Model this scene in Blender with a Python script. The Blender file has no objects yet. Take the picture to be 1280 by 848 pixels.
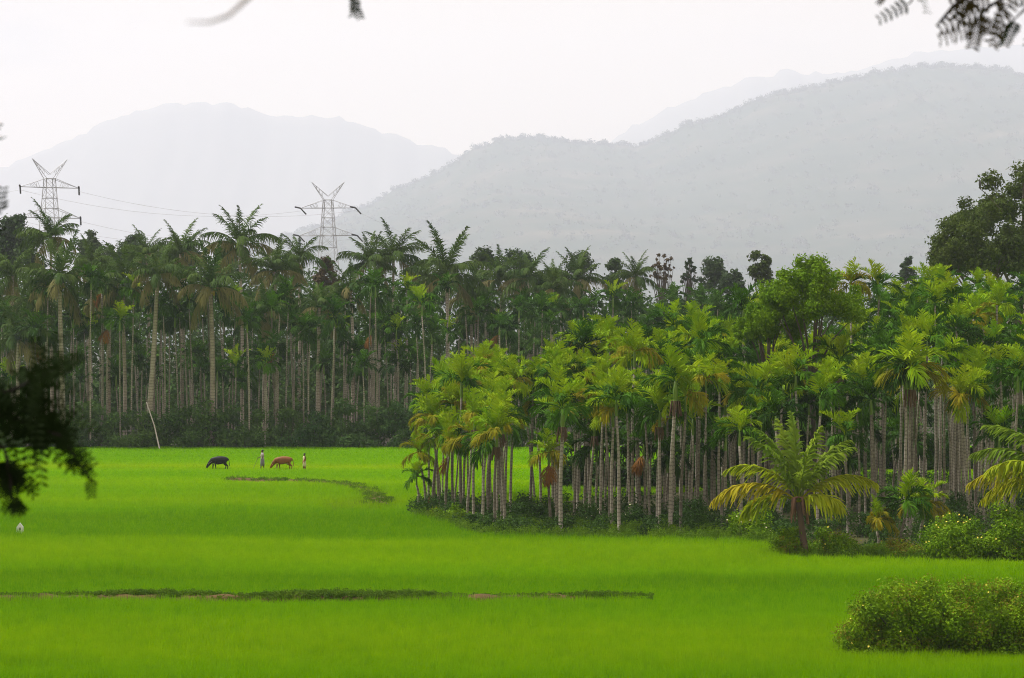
import bpy, math, random
import numpy as np
R = math.radians
rnd = random.Random(7)
scene = bpy.context.scene
col = scene.collection

# ------------------------------------------------------------------ camera frame
F = 3556.0; CX = 640.0; HY = 437.0; CAMZ = 10.0
def at(px, py, Y):
    return ((px - CX) / F * Y, Y, CAMZ - (py - HY) / F * Y)
def ground_y(py):
    return CAMZ * F / (py - HY)
def gx(px, Y):
    return (px - CX) / F * Y
def hz(py, Y):
    return CAMZ - (py - HY) / F * Y

cam = bpy.data.cameras.new('camera'); co = bpy.data.objects.new('camera', cam); col.objects.link(co)
co.location = (0, 0, CAMZ); co.rotation_euler = (R(90), 0, 0)
cam.lens = 100.0; cam.sensor_width = 36.0; cam.shift_y = (HY - 424.0) / 1280.0
cam.clip_start = 0.1; cam.clip_end = 80000
cam.dof.use_dof = True; cam.dof.focus_distance = 165.0; cam.dof.aperture_fstop = 10
scene.camera = co

# ------------------------------------------------------------------ helpers
class MB:
    """collects vertices and quads / tris; build() links them as one mesh object"""
    def __init__(s):
        s.V = []; s.Fq = []; s.n = 0
    def add(s, V, Fc):
        V = np.asarray(V, float).reshape(-1, 3); Fc = np.asarray(Fc, int)
        if len(V) == 0: return s
        s.V.append(V); s.Fq.append(Fc + s.n); s.n += len(V); return s
    def data(s):
        return np.concatenate(s.V), np.concatenate(s.Fq)
    def mesh(s, name, m, smooth=False):
        V, Q = s.data()
        return mk_mesh(name, V, Q, m, smooth)
    def build(s, name, m, parent=None, smooth=False):
        return link(name, s.mesh(name, m, smooth), parent)

def mk_mesh(name, V, Q, m, smooth=False):
    me = bpy.data.meshes.new(name)
    V = np.asarray(V, np.float32); Q = np.asarray(Q, np.int32)
    me.vertices.add(len(V)); me.vertices.foreach_set('co', V.ravel())
    k = Q.shape[1]
    me.loops.add(len(Q) * k); me.loops.foreach_set('vertex_index', Q.ravel())
    me.polygons.add(len(Q))
    me.polygons.foreach_set('loop_start', np.arange(0, len(Q) * k, k, dtype=np.int32))
    me.polygons.foreach_set('loop_total', np.full(len(Q), k, dtype=np.int32))
    if smooth: me.polygons.foreach_set('use_smooth', np.ones(len(Q), bool))
    me.update(calc_edges=True); me.validate()
    if m: me.materials.append(m)
    return me

def link(name, me, parent=None):
    o = bpy.data.objects.new(name, me); col.objects.link(o)
    if parent: o.parent = parent
    return o
def tag(o, label=None, cat=None, group=None, kind=None):
    if label: o['label'] = label
    if cat: o['category'] = cat
    if group: o['group'] = group
    if kind: o['kind'] = kind
    return o
def empty(name, loc, rz=0.0):
    o = bpy.data.objects.new(name, None); col.objects.link(o)
    o.location = loc; o.rotation_euler = (0, 0, rz); o.empty_display_size = .2
    return o

def tube(mb, pts, rad, k=6, cap=True):
    pts = np.asarray(pts, float); n = len(pts)
    rad = np.broadcast_to(np.asarray(rad, float), (n,)) if np.ndim(rad) else np.full(n, rad)
    T = np.gradient(pts, axis=0); T /= np.linalg.norm(T, axis=1)[:, None] + 1e-9
    ref = np.array([0., 0, 1]) if abs(T[0][2]) < .8 else np.array([1., 0, 0])
    V = []
    a = np.linspace(0, 2 * math.pi, k, endpoint=False)
    for i in range(n):
        u = np.cross(T[i], ref); u /= np.linalg.norm(u) + 1e-9
        v = np.cross(T[i], u)
        V.append(pts[i] + rad[i] * (np.cos(a)[:, None] * u + np.sin(a)[:, None] * v))
    V = np.concatenate(V); Q = []
    for i in range(n - 1):
        for j in range(k):
            j2 = (j + 1) % k
            Q.append((i * k + j, i * k + j2, (i + 1) * k + j2, (i + 1) * k + j))
    if cap:
        for base in (0, (n - 1) * k):
            for j in range(1, k - 1, 2):
                Q.append((base, base + j, base + j + 1, base + (j + 2) % k if j + 2 < k else base + j + 1)) if j + 2 <= k - 1 else None
    Q = [q for q in Q if q is not None and len(set(q)) == 4]
    mb.add(V, np.array(Q))

def box(mb, c, s, M=None):
    c = np.array(c, float); s = np.array(s, float) / 2
    V = np.array([[x, y, z] for x in (-1, 1) for y in (-1, 1) for z in (-1, 1)]) * s
    if M is not None: V = V @ np.array(M).T
    Q = [(0, 1, 3, 2), (4, 6, 7, 5), (0, 4, 5, 1), (2, 3, 7, 6), (0, 2, 6, 4), (1, 5, 7, 3)]
    mb.add(V + c, Q)

def loft(mb, secs, k=14):
    """secs: (cx, cy, z, rx, ry)"""
    a = np.linspace(0, 2 * math.pi, k, endpoint=False); V = []
    for cx, cy, z, rx, ry in secs:
        V.append(np.stack([cx + rx * np.cos(a), cy + ry * np.sin(a), np.full(k, z)], 1))
    Q = [(i * k + j, i * k + (j + 1) % k, (i + 1) * k + (j + 1) % k, (i + 1) * k + j) for i in range(len(secs) - 1) for j in range(k)]
    mb.add(np.concatenate(V), Q)

def vnoise(x, y, seed=0):
    """cheap smooth value noise, numpy"""
    x = np.asarray(x, float); y = np.asarray(y, float)
    xi = np.floor(x); yi = np.floor(y); fx = x - xi; fy = y - yi
    fx = fx * fx * (3 - 2 * fx); fy = fy * fy * (3 - 2 * fy)
    def h(a, b):
        v = np.sin(a * 127.1 + b * 311.7 + seed * 74.7) * 43758.5453
        return v - np.floor(v)
    return (h(xi, yi) * (1 - fx) + h(xi + 1, yi) * fx) * (1 - fy) + (h(xi, yi + 1) * (1 - fx) + h(xi + 1, yi + 1) * fx) * fy

# ------------------------------------------------------------------ materials
def newmat(name):
    m = bpy.data.materials.new(name); m.use_nodes = True
    nt = m.node_tree; nt.nodes.clear()
    out = nt.nodes.new('ShaderNodeOutputMaterial')
    return m, nt, out
def N(nt, t, **kw):
    n = nt.nodes.new(t)
    for k, v in kw.items():
        if k in n.inputs: n.inputs[k].default_value = v
        else: setattr(n, k, v)
    return n
def mixc(nt, fac, a, b, blend='MIX'):
    n = nt.nodes.new('ShaderNodeMix'); n.data_type = 'RGBA'; n.blend_type = blend
    for s, v in ((0, fac), (6, a), (7, b)):
        if hasattr(v, 'is_output'): nt.links.new(v, n.inputs[s])
        elif s == 0: n.inputs[0].default_value = v
        else: n.inputs[s].default_value = (*v, 1) if len(v) == 3 else v
    return n.outputs[2]
def math_(nt, op, a, b=0.0, c=0.0):
    n = nt.nodes.new('ShaderNodeMath'); n.operation = op
    for i, v in enumerate((a, b, c)):
        if hasattr(v, 'is_output'): nt.links.new(v, n.inputs[i])
        else: n.inputs[i].default_value = v
    return n.outputs[0]
def ramp(nt, fac, stops):
    n = nt.nodes.new('ShaderNodeValToRGB'); e = n.color_ramp.elements
    while len(e) > 1: e.remove(e[-1])
    e[0].position = stops[0][0]; e[0].color = (*stops[0][1], 1)
    for p, c in stops[1:]:
        q = e.new(p); q.color = (*c, 1)
    nt.links.new(fac, n.inputs[0]); return n.outputs[0]
def noise(nt, scale, detail=3, vec=None, rough=.55):
    n = nt.nodes.new('ShaderNodeTexNoise'); n.inputs['Scale'].default_value = scale
    n.inputs['Detail'].default_value = detail; n.inputs['Roughness'].default_value = rough
    if vec is not None: nt.links.new(vec, n.inputs['Vector'])
    return n.outputs['Fac']

def leaf_mat(name, a, b, transl=.35, scale=.35, rough=.6, spec=.03):
    """leaf colour runs from a to b by leaf, by clump and by plant"""
    m, nt, out = newmat(name)
    geo = N(nt, 'ShaderNodeNewGeometry'); oi = N(nt, 'ShaderNodeObjectInfo')
    nz = noise(nt, scale, 2, geo.outputs['Position'])
    f = math_(nt, 'MULTIPLY', geo.outputs['Random Per Island'], .35)
    f = math_(nt, 'ADD', f, math_(nt, 'MULTIPLY', oi.outputs['Random'], .35))
    f = math_(nt, 'ADD', f, math_(nt, 'MULTIPLY_ADD', nz, 1.2, -.45))
    cl = N(nt, 'ShaderNodeClamp'); nt.links.new(f, cl.inputs[0])
    c = mixc(nt, cl.outputs[0], a, b)
    p = N(nt, 'ShaderNodeBsdfPrincipled'); p.inputs['Roughness'].default_value = rough
    p.inputs['Specular IOR Level'].default_value = spec
    nt.links.new(c, p.inputs['Base Color'])
    t = N(nt, 'ShaderNodeBsdfTranslucent'); nt.links.new(c, t.inputs['Color'])
    mx = N(nt, 'ShaderNodeMixShader'); mx.inputs[0].default_value = transl
    nt.links.new(p.outputs[0], mx.inputs[1]); nt.links.new(t.outputs[0], mx.inputs[2])
    nt.links.new(mx.outputs[0], out.inputs[0]); return m

def plain_mat(name, a, b=None, scale=4., rough=.8, spec=.2, metal=0.):
    m, nt, out = newmat(name); b = b or tuple(.7 * v for v in a)
    tc = N(nt, 'ShaderNodeTexCoord')
    c = mixc(nt, noise(nt, scale, 4, tc.outputs['Object']), a, b)
    p = N(nt, 'ShaderNodeBsdfPrincipled'); p.inputs['Roughness'].default_value = rough
    p.inputs['Specular IOR Level'].default_value = spec; p.inputs['Metallic'].default_value = metal
    nt.links.new(c, p.inputs['Base Color']); nt.links.new(p.outputs[0], out.inputs[0]); return m

def trunk_mat(name, light, dark, ring, step, lichen):
    m, nt, out = newmat(name)
    tc = N(nt, 'ShaderNodeTexCoord'); oi = N(nt, 'ShaderNodeObjectInfo')
    sp = N(nt, 'ShaderNodeSeparateXYZ'); nt.links.new(tc.outputs['Object'], sp.inputs[0])
    n1 = noise(nt, 1.3, 3, tc.outputs['Object']); n2 = noise(nt, 9., 3, tc.outputs['Object'])
    z = math_(nt, 'ADD', math_(nt, 'DIVIDE', sp.outputs[2], step), math_(nt, 'MULTIPLY', n2, 1.1))
    fr = math_(nt, 'FRACT', z)
    rg = math_(nt, 'LESS_THAN', fr, .3)
    fac = math_(nt, 'ADD', math_(nt, 'MULTIPLY_ADD', n1, 1.7, -.6), math_(nt, 'MULTIPLY_ADD', oi.outputs['Random'], .9, -.35))
    cl = N(nt, 'ShaderNodeClamp'); nt.links.new(fac, cl.inputs[0])
    c = mixc(nt, cl.outputs[0], light, dark)
    c = mixc(nt, math_(nt, 'MULTIPLY', rg, .6), c, ring)
    pt = math_(nt, 'GREATER_THAN', n2, .62)
    c = mixc(nt, math_(nt, 'MULTIPLY', pt, .5), c, lichen)
    p = N(nt, 'ShaderNodeBsdfPrincipled'); p.inputs['Roughness'].default_value = .9
    p.inputs['Specular IOR Level'].default_value = .1
    nt.links.new(c, p.inputs['Base Color']); nt.links.new(p.outputs[0], out.inputs[0]); return m

M = {}
M['fresh'] = leaf_mat('areca_leaf_fresh_lit', (.14, .30, .003), (.33, .40, .003), .2)  # young leaf green, brightened so the colour carries sunlit crown tops
M['mature'] = leaf_mat('areca_leaf_mature_shaded', (.018, .072, .004), (.085, .20, .004), .15)  # older leaf green, darkened to paint shade below the crown tops
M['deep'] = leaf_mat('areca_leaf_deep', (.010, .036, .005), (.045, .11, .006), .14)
M['old'] = leaf_mat('areca_leaf_yellowing', (.17, .20, .006), (.34, .27, .008), .3)
M['dead'] = leaf_mat('areca_leaf_dead', (.30, .13, .022), (.17, .085, .03), .2)
M['dull'] = leaf_mat('coconut_leaf', (.032, .078, .016), (.10, .15, .026), .25)
M['dullold'] = leaf_mat('coconut_leaf_yellowing', (.13, .14, .04), (.25, .22, .08), .3)
M['farleaf'] = leaf_mat('far_areca_leaf', (.026, .075, .014), (.095, .18, .018), .25)
M['cocofresh'] = leaf_mat('young_coconut_leaf', (.10, .20, .012), (.22, .29, .018), .4)
M['cocogold'] = leaf_mat('young_coconut_leaf_golden', (.22, .32, .006), (.38, .36, .008), .38)
M['cocorust'] = leaf_mat('young_coconut_leaf_orange', (.30, .33, .008), (.42, .31, .010), .38)
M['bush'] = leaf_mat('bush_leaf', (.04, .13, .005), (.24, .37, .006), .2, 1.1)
M['bushdry'] = leaf_mat('bush_leaf_dry', (.15, .15, .012), (.26, .22, .02), .3, 1.1)
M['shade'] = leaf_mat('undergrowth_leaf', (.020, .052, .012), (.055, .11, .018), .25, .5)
M['hedge'] = leaf_mat('thicket_leaf', (.038, .10, .028), (.12, .20, .042), .25, .3)
M['broad'] = leaf_mat('broad_tree_leaf', (.075, .18, .004), (.19, .30, .005), .25, .5)
M['darktree'] = leaf_mat('dark_tree_leaf', (.032, .062, .012), (.095, .125, .020), .25, .25)
M['fartree'] = leaf_mat('far_tree_leaf', (.024, .056, .020), (.07, .115, .032), .2, .12)
M['skytree'] = leaf_mat('skyline_tree_leaf', (.035, .070, .028), (.085, .12, .045), .25, .12)
M['brownleaf'] = leaf_mat('brown_tree_leaf', (.085, .065, .032), (.12, .085, .045), .2, .2)
M['near'] = leaf_mat('overhanging_leaf', (.008, .018, .004), (.016, .030, .006), .12, 6., .8, .05)  # near-black leaf colour holds the backlit silhouette and shade from above
M['neardry'] = leaf_mat('overhanging_leaf_dry', (.03, .026, .010), (.055, .045, .014), .2, 6., .8, .05)
M['hillwood'] = leaf_mat('hill_wood_leaf', (.030, .055, .022), (.085, .085, .040), .1, .005)
M['darkbark'] = plain_mat('dark_twig_bark', (.022, .018, .014), (.012, .010, .008), 8.)
M['paletwig'] = plain_mat('dry_twig_bark', (.30, .27, .25), (.22, .2, .18), 8.)
M['bundweed'] = leaf_mat('bund_weed_leaf', (.030, .095, .006), (.12, .20, .008), .25, 1.5)
M['weed'] = leaf_mat('weed_leaf', (.06, .14, .008), (.15, .24, .010), .3, .9)
M['areca_trunk'] = trunk_mat('areca_bark', (.34, .305, .24), (.095, .08, .06), (.10, .082, .06), .21, (.38, .36, .29))
M['coco_trunk'] = trunk_mat('coconut_bark', (.42, .37, .29), (.2, .165, .125), (.15, .12, .09), .3, (.42, .38, .31))
M['shaft'] = plain_mat('crown_shaft_skin', (.16, .26, .02), (.09, .17, .02), 1.5, .45, .4)
M['fruit'] = plain_mat('fruit_stalk', (.14, .085, .04), (.07, .05, .03), 5.)
M['nut'] = plain_mat('coconut_husk', (.45, .26, .03), (.25, .22, .03), 6., .5)
M['bark'] = plain_mat('tree_bark', (.12, .095, .07), (.06, .048, .036), 3.)
M['sheath'] = plain_mat('dry_leaf_sheath', (.26, .13, .09), (.13, .07, .045), 5.)
M['youngtrunk'] = plain_mat('young_palm_trunk', (.13, .085, .055), (.075, .05, .035), 5.)
M['flower'] = plain_mat('yellow_petal', (.80, .62, .02), (.8, .7, .15), 5., .6)
M['paleflower'] = plain_mat('cream_petal', (.80, .74, .38), (.75, .7, .5), 5., .6)
M['steel'] = plain_mat('galvanised_steel', (.55, .56, .58), (.45, .46, .48), 2., .6, .4, .4)
M['insul'] = plain_mat('brown_insulator', (.045, .04, .04), (.03, .03, .03), 3., .3, .5)
M['cable'] = plain_mat('cable_metal', (.5, .5, .52), (.45, .45, .47), 1., .5, .4, .3)
M['dirt'] = plain_mat('bund_earth', (.135, .080, .028), (.065, .05, .018), 1.2, .95, .1)
M['woodpole'] = plain_mat('bleached_wood', (.46, .42, .33), (.34, .30, .23), 3.)

# rice: each plot has its own age and colour, so the colour follows the plots (world Y) with drifting edges
def rice_colour(nt):
    geo = N(nt, 'ShaderNodeNewGeometry')
    sp = N(nt, 'ShaderNodeSeparateXYZ'); nt.links.new(geo.outputs['Position'], sp.inputs[0])
    mp = N(nt, 'ShaderNodeMapping'); mp.inputs['Scale'].default_value = (.022, .07, 0)
    nt.links.new(geo.outputs['Position'], mp.inputs['Vector'])
    w = noise(nt, 1., 3, mp.outputs[0])
    y = math_(nt, 'ADD', sp.outputs[1], math_(nt, 'MULTIPLY_ADD', w, 6., -3.))
    y = math_(nt, 'ADD', y, math_(nt, 'MULTIPLY', sp.outputs[0], .06))
    f = math_(nt, 'DIVIDE', math_(nt, 'SUBTRACT', y, 80.), 220.)
    L = (.325, .53, .0); G = (.12, .36, .0); D = (.055, .23, .0); Y = (.40, .50, .0); Mi = (.20, .45, .0)
    def p(py): return (CAMZ * .962 * F / (py - HY) - 80.) / 220.
    st = [(848, G), (836, Mi), (815, L), (785, L), (765, Mi), (742, G), (722, D), (712, Mi), (695, L), (676, L), (668, D), (645, D), (636, G),
          (625, L), (612, Mi), (600, L), (590, G), (584, Mi), (580, Y), (575, Mi), (570, G), (560, G)]
    c = ramp(nt, f, sorted([(max(0., min(1., p(a))), b) for a, b in st]))
    mp2 = N(nt, 'ShaderNodeMapping'); mp2.inputs['Scale'].default_value = (.10, .22, 0)
    nt.links.new(geo.outputs['Position'], mp2.inputs['Vector'])
    n2 = noise(nt, 1., 5, mp2.outputs[0], .65)
    g = math_(nt, 'MULTIPLY_ADD', n2, 2.0, -.65); cl = N(nt, 'ShaderNodeClamp'); nt.links.new(g, cl.inputs[0])
    d = mixc(nt, .42, c, (.06, .22, .0)); l = mixc(nt, .3, c, (.31, .46, .0))
    c = mixc(nt, cl.outputs[0], d, l)
    mp3 = N(nt, 'ShaderNodeMapping'); mp3.inputs['Scale'].default_value = (1.5, 1.3, 0)
    nt.links.new(geo.outputs['Position'], mp3.inputs['Vector'])
    g3 = math_(nt, 'MULTIPLY_ADD', noise(nt, 1., 4, mp3.outputs[0], .7), 2.4, -.9); cl3 = N(nt, 'ShaderNodeClamp'); nt.links.new(g3, cl3.inputs[0])
    return mixc(nt, cl3.outputs[0], mixc(nt, .42, c, (.05, .18, .0)), mixc(nt, .32, c, (.38, .48, .0))), geo
def rice_mat():
    m, nt, out = newmat('rice_leaf')
    c, geo = rice_colour(nt)
    c = mixc(nt, math_(nt, 'MULTIPLY', geo.outputs['Random Per Island'], .38), c, (.30, .52, .0))
    p = N(nt, 'ShaderNodeBsdfDiffuse'); nt.links.new(c, p.inputs['Color'])
    t = N(nt, 'ShaderNodeBsdfTranslucent'); nt.links.new(c, t.inputs['Color'])
    mx = N(nt, 'ShaderNodeMixShader'); mx.inputs[0].default_value = .45
    nt.links.new(p.outputs[0], mx.inputs[1]); nt.links.new(t.outputs[0], mx.inputs[2])
    nt.links.new(mx.outputs[0], out.inputs[0]); return m
def ground_mat():
    m, nt, out = newmat('paddy_ground')
    c, geo = rice_colour(nt)
    c = mixc(nt, .35, c, (.05, .08, .01))
    sp = N(nt, 'ShaderNodeSeparateXYZ'); nt.links.new(geo.outputs['Position'], sp.inputs[0])
    far = math_(nt, 'MAXIMUM', math_(nt, 'GREATER_THAN', sp.outputs[1], 292.), math_(nt, 'MAXIMUM', math_(nt, 'GREATER_THAN', math_(nt, 'ABSOLUTE', sp.outputs[0]), 110.), math_(nt, 'LESS_THAN', sp.outputs[1], 45.)))
    wild = mixc(nt, noise(nt, .02, 4, geo.outputs['Position']), (.055, .060, .045), (.12, .105, .085))
    c = mixc(nt, far, c, wild)
    p = N(nt, 'ShaderNodeBsdfDiffuse'); nt.links.new(c, p.inputs['Color'])
    nt.links.new(p.outputs[0], out.inputs[0]); return m
M['rice'] = rice_mat(); M['ground'] = ground_mat()

# ------------------------------------------------------------------ foliage generators
def frond(L, n, ll, lw, e0, bend, fwd=42, lift=22, droop=.25, seed=0, power=1.3, rw=.03, t0=.1, side=0.0, tipdrop=0.0):
    r = np.random.RandomState(seed)
    ns = 12; s = np.linspace(0, 1, ns)
    a = np.radians(e0 - bend * s ** power)
    dx = np.cos(a); dz = np.sin(a)
    P = np.zeros((ns, 3)); ds = L / (ns - 1)
    P[1:, 0] = np.cumsum((dx[1:] + dx[:-1]) / 2 * ds); P[1:, 2] = np.cumsum((dz[1:] + dz[:-1]) / 2 * ds)
    P[:, 1] = side * L * s ** 2
    mb = MB(); tube(mb, P, np.linspace(rw, rw * .25, ns), 4, False)
    t = np.linspace(t0, .985, n)
    V = []; Q = []; k = 0
    for sd in (-1, 1):
        for ti in t:
            ti = min(.99, ti + r.uniform(-.4, .4) / n)
            q = ti * (ns - 1); i = int(q); f = q - i; i2 = min(i + 1, ns - 1)
            p = P[i] * (1 - f) + P[i2] * f
            an = math.radians(e0 - bend * ti ** power)
            T = np.array([math.cos(an), 0, math.sin(an)]); Nn = np.array([-math.sin(an), 0, math.cos(an)])
            S = np.array([0, sd, 0])
            fw = math.radians(fwd + 25 * ti + r.uniform(-12, 12)); lf = math.radians(lift + r.uniform(-24, 20))
            d = math.cos(fw) * S + math.sin(fw) * T
            d = d * math.cos(lf) + Nn * math.sin(lf)
            ln = ll * (.55 + .45 * math.sin(math.pi * min(1, ti * .9 + .12))) * (1 - .45 * max(0, ti - .6) / .4) * r.uniform(.85, 1.1)
            w = np.cross(d, np.cross(T, d)); w = T - d * np.dot(T, d); w /= np.linalg.norm(w) + 1e-9
            dr = np.array([0, 0, -1.0]) * droop * ln * r.uniform(.6, 1.4)
            p1 = p + d * ln * .5 + dr * .2; p2 = p + d * ln * .95 + dr
            wd = lw * r.uniform(.8, 1.15)
            V += [p - w * wd * .3, p + w * wd * .3, p1 - w * wd * .5, p1 + w * wd * .5, p2 - w * wd * .14, p2 + w * wd * .14]
            Q += [(k, k + 1, k + 3, k + 2), (k + 2, k + 3, k + 5, k + 4)]; k += 6
    mb.add(V, Q)
    return mb.data()

def rotz(V, a):
    c, s = math.cos(a), math.sin(a)
    return V @ np.array([[c, s, 0], [-s, c, 0], [0, 0, 1.]])

def leafcloud(clumps, n, size, seed, aspect=1.9, shell=.45, up=.35):
    """n leaf-shaped quads spread through ellipsoids (cx,cy,cz,rx,ry,rz)"""
    r = np.random.RandomState(seed); clumps = np.asarray(clumps, float)
    vol = clumps[:, 3] * clumps[:, 4] * clumps[:, 5]; pr = vol ** .72; pr /= pr.sum()
    idx = r.choice(len(clumps), n, p=pr); c = clumps[idx]
    d = r.normal(size=(n, 3)); d /= np.linalg.norm(d, axis=1)[:, None]
    rr = (shell + (1 - shell) * r.rand(n) ** .7) * (1 + .16 * r.normal(size=n))
    P = c[:, :3] + d * c[:, 3:6] * rr[:, None]
    P[:, 2] = np.maximum(P[:, 2], .03)
    nn = d * .6 + np.array([0, 0, up]) + r.normal(size=(n, 3)) * .55
    nn /= np.linalg.norm(nn, axis=1)[:, None]
    t = r.normal(size=(n, 3)); t -= nn * (t * nn).sum(1)[:, None]; t /= np.linalg.norm(t, axis=1)[:, None]
    b = np.cross(nn, t)
    sz = size * r.uniform(.6, 1.4, n)[:, None]
    V = np.stack([P - t * sz * .5, P + b * sz * .5 / aspect + nn * sz * .08, P + t * sz * .5, P - b * sz * .5 / aspect + nn * sz * .08], 1).reshape(-1, 3)
    Q = np.arange(4 * n).reshape(-1, 4)
    return V, Q

def blobs(n, w, d, h, z0, rr, seed, flat=1.0):
    r = np.random.RandomState(seed); out = []
    for i in range(n):
        a = r.rand() * 6.28; q = math.sqrt(r.rand())
        x = math.cos(a) * q * w; y = math.sin(a) * q * d
        top = z0 + h * math.sqrt(max(.05, 1 - (q * .92) ** 2))
        z = z0 + (top - z0) * r.uniform(.25, 1.0)
        s = rr * r.uniform(.6, 1.3)
        out.append((x, y, max(s * .5, z - s * .6), s, s, s * flat * .8))
    return out

# areca frond library: class -> variants
FROND = {}
def areca_frond(cls, var, mkey, lod=0):
    key = (cls, var, mkey, lod)
    if key in FROND: return FROND[key]
    p = {'spear': (84, 14, 12, 30, .05), 'up': (74, 62, 40, 26, .22), 'mid': (54, 92, 44, 20, .35), 'low': (26, 92, 46, 10, .5), 'hang': (-35, 45, 40, 0, .6), 'droop': (2, 72, 46, 4, .6)}[cls]
    r = random.Random(hash((cls == 'up', cls == 'mid', var)) & 0xffff)
    n, w = ((25, .070), (15, .11))[lod]
    V, Q = frond(1.9 * r.uniform(.82, 1.15), n, .76, w, p[0] + r.uniform(-8, 8), p[1] + r.uniform(-14, 14), p[2], p[3], p[4],
                 seed=var * 17 + len(cls), rw=.035, t0=.16, side=r.uniform(-.1, .1))
    FROND[key] = mk_mesh('frond', V, Q, M[mkey]); return FROND[key]

def crown_recipe(r, tone):
    """list of (class, azimuth, material) for one areca crown"""
    top, mid, low = {'yellow': ('fresh', 'fresh', 'old'), 'green': ('fresh', 'mature', 'mature'), 'deep': ('mature', 'deep', 'deep'), 'gold': ('fresh', 'old', 'old')}[tone]  # frond age plus painted light: bright on top, darker below
    out = [('spear', r.uniform(0, 6.28), top)]
    a0 = r.uniform(0, 6.28)
    for i in range(r.choice((2, 3))): out.append(('up', a0 + i * 2.4 + r.uniform(-.4, .4), top))
    for i in range(r.choice((3, 4))): out.append(('mid', a0 + .6 + i * 1.75 + r.uniform(-.5, .5), mid if r.random() < .75 else top))
    for i in range(r.choice((2, 3, 4))): out.append(('low', a0 + .2 + i * 1.9 + r.uniform(-.5, .5), low if r.random() < .7 else mid))
    for i in range(r.choice((0, 1, 2))): out.append(('droop', a0 + 1 + i * 3.0 + r.uniform(-.6, .6), low if r.random() < .5 else mid))
    return out
CROWN = {}
def areca_crown(tone, var, lod=1):
    key = (tone, var, lod)
    if key in CROWN: return CROWN[key]
    r = random.Random(var * 31 + len(tone)); mats = []; Vs = []; Qs = []; mi = []; n = 0
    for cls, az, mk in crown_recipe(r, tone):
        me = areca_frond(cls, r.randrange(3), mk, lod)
        V = np.zeros(len(me.vertices) * 3, np.float32); me.vertices.foreach_get('co', V)
        Q = np.zeros(len(me.loops), np.int32); me.loops.foreach_get('vertex_index', Q)
        V = rotz(V.reshape(-1, 3).astype(float), az); Q = Q.reshape(-1, 4)
        if mk not in mats: mats.append(mk)
        Vs.append(V); Qs.append(Q + n); n += len(V); mi += [mats.index(mk)] * len(Q)
    me = mk_mesh('crown', np.concatenate(Vs), np.concatenate(Qs), None)
    for mk in mats: me.materials.append(M[mk])
    me.polygons.foreach_set('material_index', np.array(mi, np.int32)); me.update()
    CROWN[key] = me; return me

def trunk_pts(h, lx, ly, r, n=7, wob=.06):
    s = np.linspace(0, 1, n)
    x = lx * s ** 1.6 + wob * np.sin(s * 5 + r.uniform(0, 6)) * s; y = ly * s ** 1.6 + wob * np.cos(s * 4 + r.uniform(0, 6)) * s
    x -= x[0]; y -= y[0]
    return np.stack([x, y, h * s], 1)

SHAFT = {}
def shaft_mesh(mk):
    if mk in SHAFT: return SHAFT[mk]
    mb = MB(); tube(mb, [(0, 0, 0), (0, 0, .1), (0, 0, .5), (0, 0, .95)], [.085, .12, .10, .05], 8)
    SHAFT[mk] = mb.mesh('crown_shaft', M[mk], True); return SHAFT[mk]
FR = []
for v in range(2):
    mb = MB(); r0 = random.Random(v)
    for i in range(16):
        a = r0.uniform(0, 6.28); l = r0.uniform(.35, .7); q = r0.uniform(.2, .4)
        tube(mb, [(0, 0, 0), (q * .7 * math.cos(a), q * .7 * math.sin(a), .05), (q * math.cos(a), q * math.sin(a), -l)], [.02, .025, .035], 4, False)
    FR.append(mb.mesh('fruit_stalk', M['fruit']))

def areca(x, y, h, label, group, tone='green', scale=1.0, full=True, seed=0, lean=(0, 0), r0=.105, lod=1, dead=0, fruit=False, name='areca_palm', shaft=True):
    r = random.Random(seed); root = empty(name, (x, y, 0))
    tag(root, label, 'palm tree', group)
    pts = trunk_pts(h, lean[0], lean[1], r)
    mb = MB(); tube(mb, pts, np.linspace(r0 * 1.12, r0 * .8, len(pts)), 8 if full else 6)
    mb.build('trunk', M['areca_trunk'], root, True)
    top = pts[-1]
    if shaft:
        o = link('crown_shaft', shaft_mesh('shaft'), root); o.location = top; o.scale = (scale * r0 / .105,) * 2 + (scale,)
    cz = top + np.array([0, 0, .85 * scale if shaft else 0.])
    if full:
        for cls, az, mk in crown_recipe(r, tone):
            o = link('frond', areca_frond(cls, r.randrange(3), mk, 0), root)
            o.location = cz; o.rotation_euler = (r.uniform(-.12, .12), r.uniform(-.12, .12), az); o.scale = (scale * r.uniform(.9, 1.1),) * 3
        for i in range(dead):
            o = link('frond', areca_frond('hang', r.randrange(3), 'dead', 0), root); o['label'] = 'dead orange brown frond hanging down'
            o.location = top + np.array([0, 0, .1]); o.rotation_euler = (0, r.uniform(-.2, .2), r.uniform(2.2, 5.)); o.scale = (scale * .85,) * 3
        if fruit:
            o = link('fruit_stalk', FR[r.randrange(2)], root); o.location = top + np.array([0, 0, -.05]); o.scale = (scale,) * 3
    else:
        o = link('crown', areca_crown(tone, r.randrange(9), lod), root); o.location = cz
        o.rotation_euler = (r.uniform(-.2, .2), r.uniform(-.2, .2), r.uniform(0, 6.28)); o.scale = (scale * r.uniform(.92, 1.08),) * 3
    return root

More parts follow.
